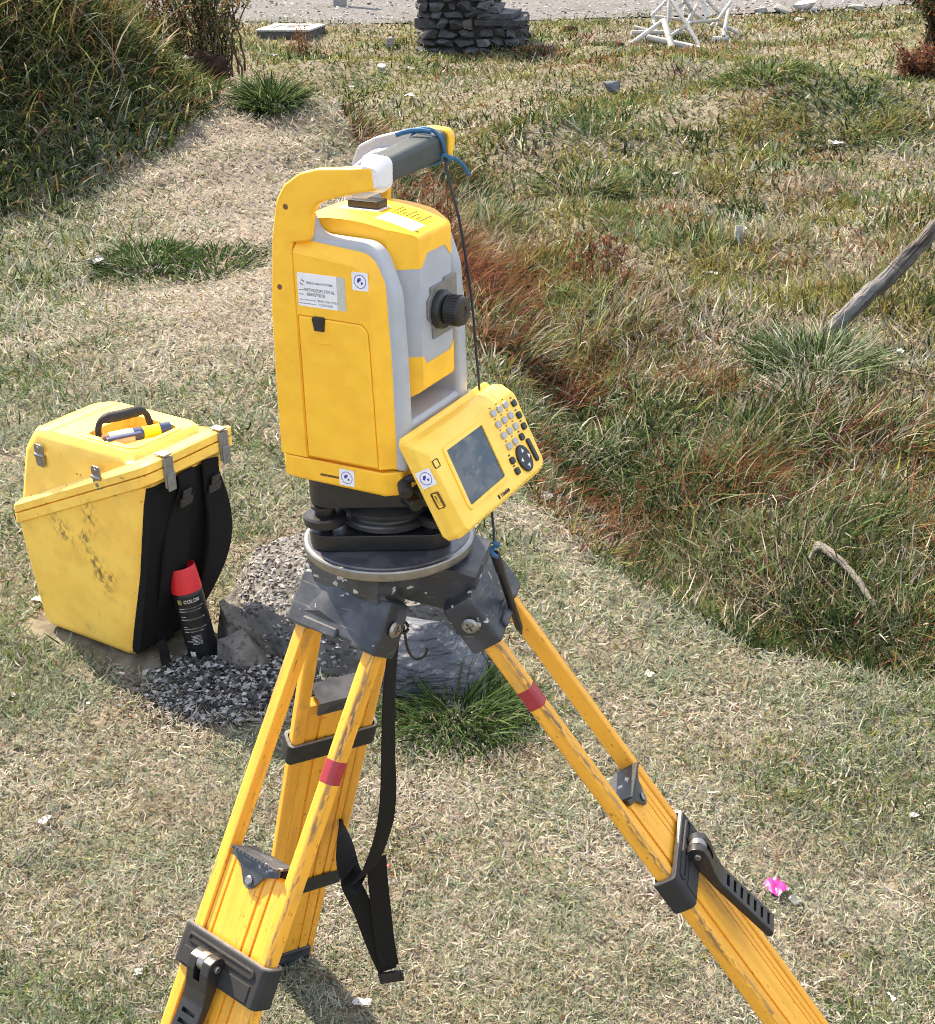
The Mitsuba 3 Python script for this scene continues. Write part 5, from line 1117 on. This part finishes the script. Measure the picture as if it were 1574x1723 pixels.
CR = [(-1.598, 6.056, .085, .10, 'crumpled white paper on the lawn behind the yellow case', 'litter_white'), (-1.58, 12.6, .09, .08, 'white scrap in the grass below the manhole', 'litter_white'), (-0.394, 12.2, .05, .10, 'white scrap right of the white plastic ring', 'litter_white'),
      (-0.39, 11.26, .12, .12, 'crumpled white bag in the grass just behind the handle of the total station', 'litter_white'), (-0.86, 11.7, .06, .08, 'small white scrap below left of the plastic ring', 'litter_white'), (1.285, 8.44, .08, .06, 'small pale scrap in the middle field, above the cup', 'litter_white'),
      (1.14, 6.32, .10, .035, 'flat white strip in the grass below the cup', 'litter_white'), (2.643, 11.76, .11, .08, 'white scrap on the slope right of the white poles', 'litter_white'), (2.365, 8.98, .15, .05, 'white plastic strip on the green slope at the right', 'litter_white'),
      (-0.79, 2.114, .030, .040, 'white scrap on the lawn left of the tripod', 'litter_white'), (-0.536, 1.714, .020, .024, 'white scrap beside the clamp of the left tripod leg', 'litter_white'), (0.468, 4.437, .05, .04, 'white scrap among the red weeds right of the keypad', 'litter_white'),
      (0.383, 2.585, .025, .030, 'pale yellow scrap on the lawn right of the boulder', 'cream'), (0.221, 3.571, .05, .07, 'torn clear plastic at the foot of the bank below the keypad', 'clear_film'), (0.535, 1.855, .03, .035, 'crumpled clear plastic beside the pink scrap', 'clear_film'),
      (-0.15, 1.955, .012, .016, 'tiny red scrap beside the black strap', 'red_tape'), (-0.806, 2.517, .015, .012, 'pale chip on the lawn in front of the case', 'cream'), (-0.762, 2.627, .012, .03, 'pale wooden splinter in the shadow of the case', 'cream'),
      (-0.690, 2.610, .032, .022, 'clear plastic scrap by the lower right corner of the case', 'clear_film'), (-0.655, 2.625, .035, .024, 'pale grey scrap below the spray can, right of the clear one', 'label_grey'), (-0.611, 2.60, .028, .02, 'light blue scrap below the spray can', 'litter_blue'), (-0.748, 2.535, .012, .012, 'light blue chip on the lawn in front of the case', 'litter_blue'),
      (-0.976, 2.547, .035, .016, 'white sliver on the lawn at the left edge', 'litter_white'), (-1.02, 2.97, .07, .035, 'white plastic shard left of the case', 'litter_white'), (0.80, 2.08, .035, .018, 'white shard on the lawn at the right edge', 'litter_white'), (-0.177, 1.636, .045, .02, 'white smear of paper below the strap buckle', 'litter_white'),
      (0.436, 1.844, .012, .010, 'white chip left of the pink scrap', 'litter_white'), (0.633, 1.63, .028, .012, 'pale shard near the lower right corner', 'cream'), (1.64, 5.02, .05, .045, 'white scrap beside the wire on the leaning post', 'litter_white'), (-1.985, 10.70, .15, .19, 'torn white plastic bag hanging on the earth clod under the shrub', 'litter_white'), (1.745, 13.28, .06, .06, 'white block of rubbish under the white poles', 'litter_white')]
for k, (cx, cy, w_r, l_r, lb, mt) in enumerate(CR):
    crumple(cx, cy, w_r * 0.72, l_r * 0.72, lb, mt, k, lift=0.10 if k == 29 else 0.008 if cy < 3 else 0.03)
# pink scrap
crumple(0.508, 1.884, 0.036, 0.044, 'bright pink piece of plastic on the lawn beside the lever of the right tripod leg', 'pink', 77, 'pink_scrap', amp=0.34, lift=0.012, rot=0.5)
tag('plastic_cup', 'crushed white plastic cup lying in the dry grass of the field', 'cup')
add('plastic_cup', lathe([(0.020, 0), (0.0205, 0.002), (0.028, 0.075), (0.0295, 0.077), (0.0275, 0.0765), (0.0195, 0.004), (0.001, 0.004)], 24, (1.362, 6.84, gz(1.362, 6.84) + 0.012), (0.12, -0.1, 1)), 'litter_white', None, 30)
tag('plastic_ring', 'white plastic ring lying in the grass of the far field', 'ring')
add('plastic_ring', lathe([(0.030, 0), (0.036, 0.004), (0.037, 0.035), (0.034, 0.04), (0.031, 0.036)], 24, (-0.645, 12.25, gz(-0.645, 12.25) + 0.03), (0.1, -0.5, 1)), 'litter_white', None, 30)
tag('weathered_log', 'bleached broken branch lying in the tall grass of the bank', 'branch')
lp_ = spline([(0.930, 3.345, -0.085), (0.958, 3.265, -0.075), (0.985, 3.17, -0.085), (1.012, 3.07, -0.115)], 40)
lm = tube(lp_, 0.0085, 12, np.r_[np.linspace(1.9, 1.3, 10), np.linspace(1.3, 0.7, 30)])
lm.vertices += lm.vertex_normals * ((meshkit.fbm(lm.vertices * 60, 3, 5) - 0.5) * 0.012)[:, None]
pl('bleached_wood', stone_fn((0.14, 0.13, 0.12), (0.085, 0.078, 0.07), (0.035, 0.03, 0.026), 30), 0.9)
add('weathered_log', cat(lm, tube(spline([lp_[4], lp_[4] + V3(-.03, -.02, .01), lp_[4] + V3(-.05, -.05, .0)], 12), 0.005, 8, np.linspace(1.2, .6, 12))), 'bleached_wood', None, 40)
for k, (sx, sy, a, l, lb) in enumerate(((-0.79, 2.0, 1.2, 0.05, 'short dry stick on the lawn at the left edge'), (-0.232, 1.689, -0.7, 0.05, 'short brown stick beside the foot of the rear tripod leg'), (-0.735, 2.60, -0.9, 0.05, 'thin dry stick in front of the case corner'))):
    pts = [(sx + l * f * math.cos(a), sy + l * f * math.sin(a), gz(sx, sy) + 0.012 + 0.003 * math.sin(6 * f)) for f in np.linspace(-.5, .5, 8)]
    key = taken('dry_stick'); add(key, tube(pts, 0.003, 7, np.linspace(1, .6, 8)), 'bleached_wood' if k != 1 else 'shrub_bark', None, True); tag(key, lb, 'stick')
tag('dark_pebble', 'dark grey pebble on the lawn below the right tripod leg', 'stone')
add('dark_pebble', cobble(V3(0.402, 1.684, 0.010), 0.03, 0.022, 0.018, np.random.default_rng(2)), 'slate', None, 40)
# gravel on the road: loose stones
gr = np.random.default_rng(15); n = 5000
rx_ = gr.uniform(-9, 9, n); ry_ = road_edge(rx_) - 0.25 + gr.random(n) ** 1.3 * 6
pv, pf = pebbles(np.stack([rx_, ry_, hgt(rx_, ry_) + 0.015], 1), gr.uniform(0.010, 0.034, n), 16)
scene['road_gravel'] = mikit.ply((pv, pf), 'chips', smooth=False, color=speck(n, gr, 0.25) * 1.25)
tag('road_gravel', 'loose pale stones scattered on the gravel road', 'gravel', kind='stuff')
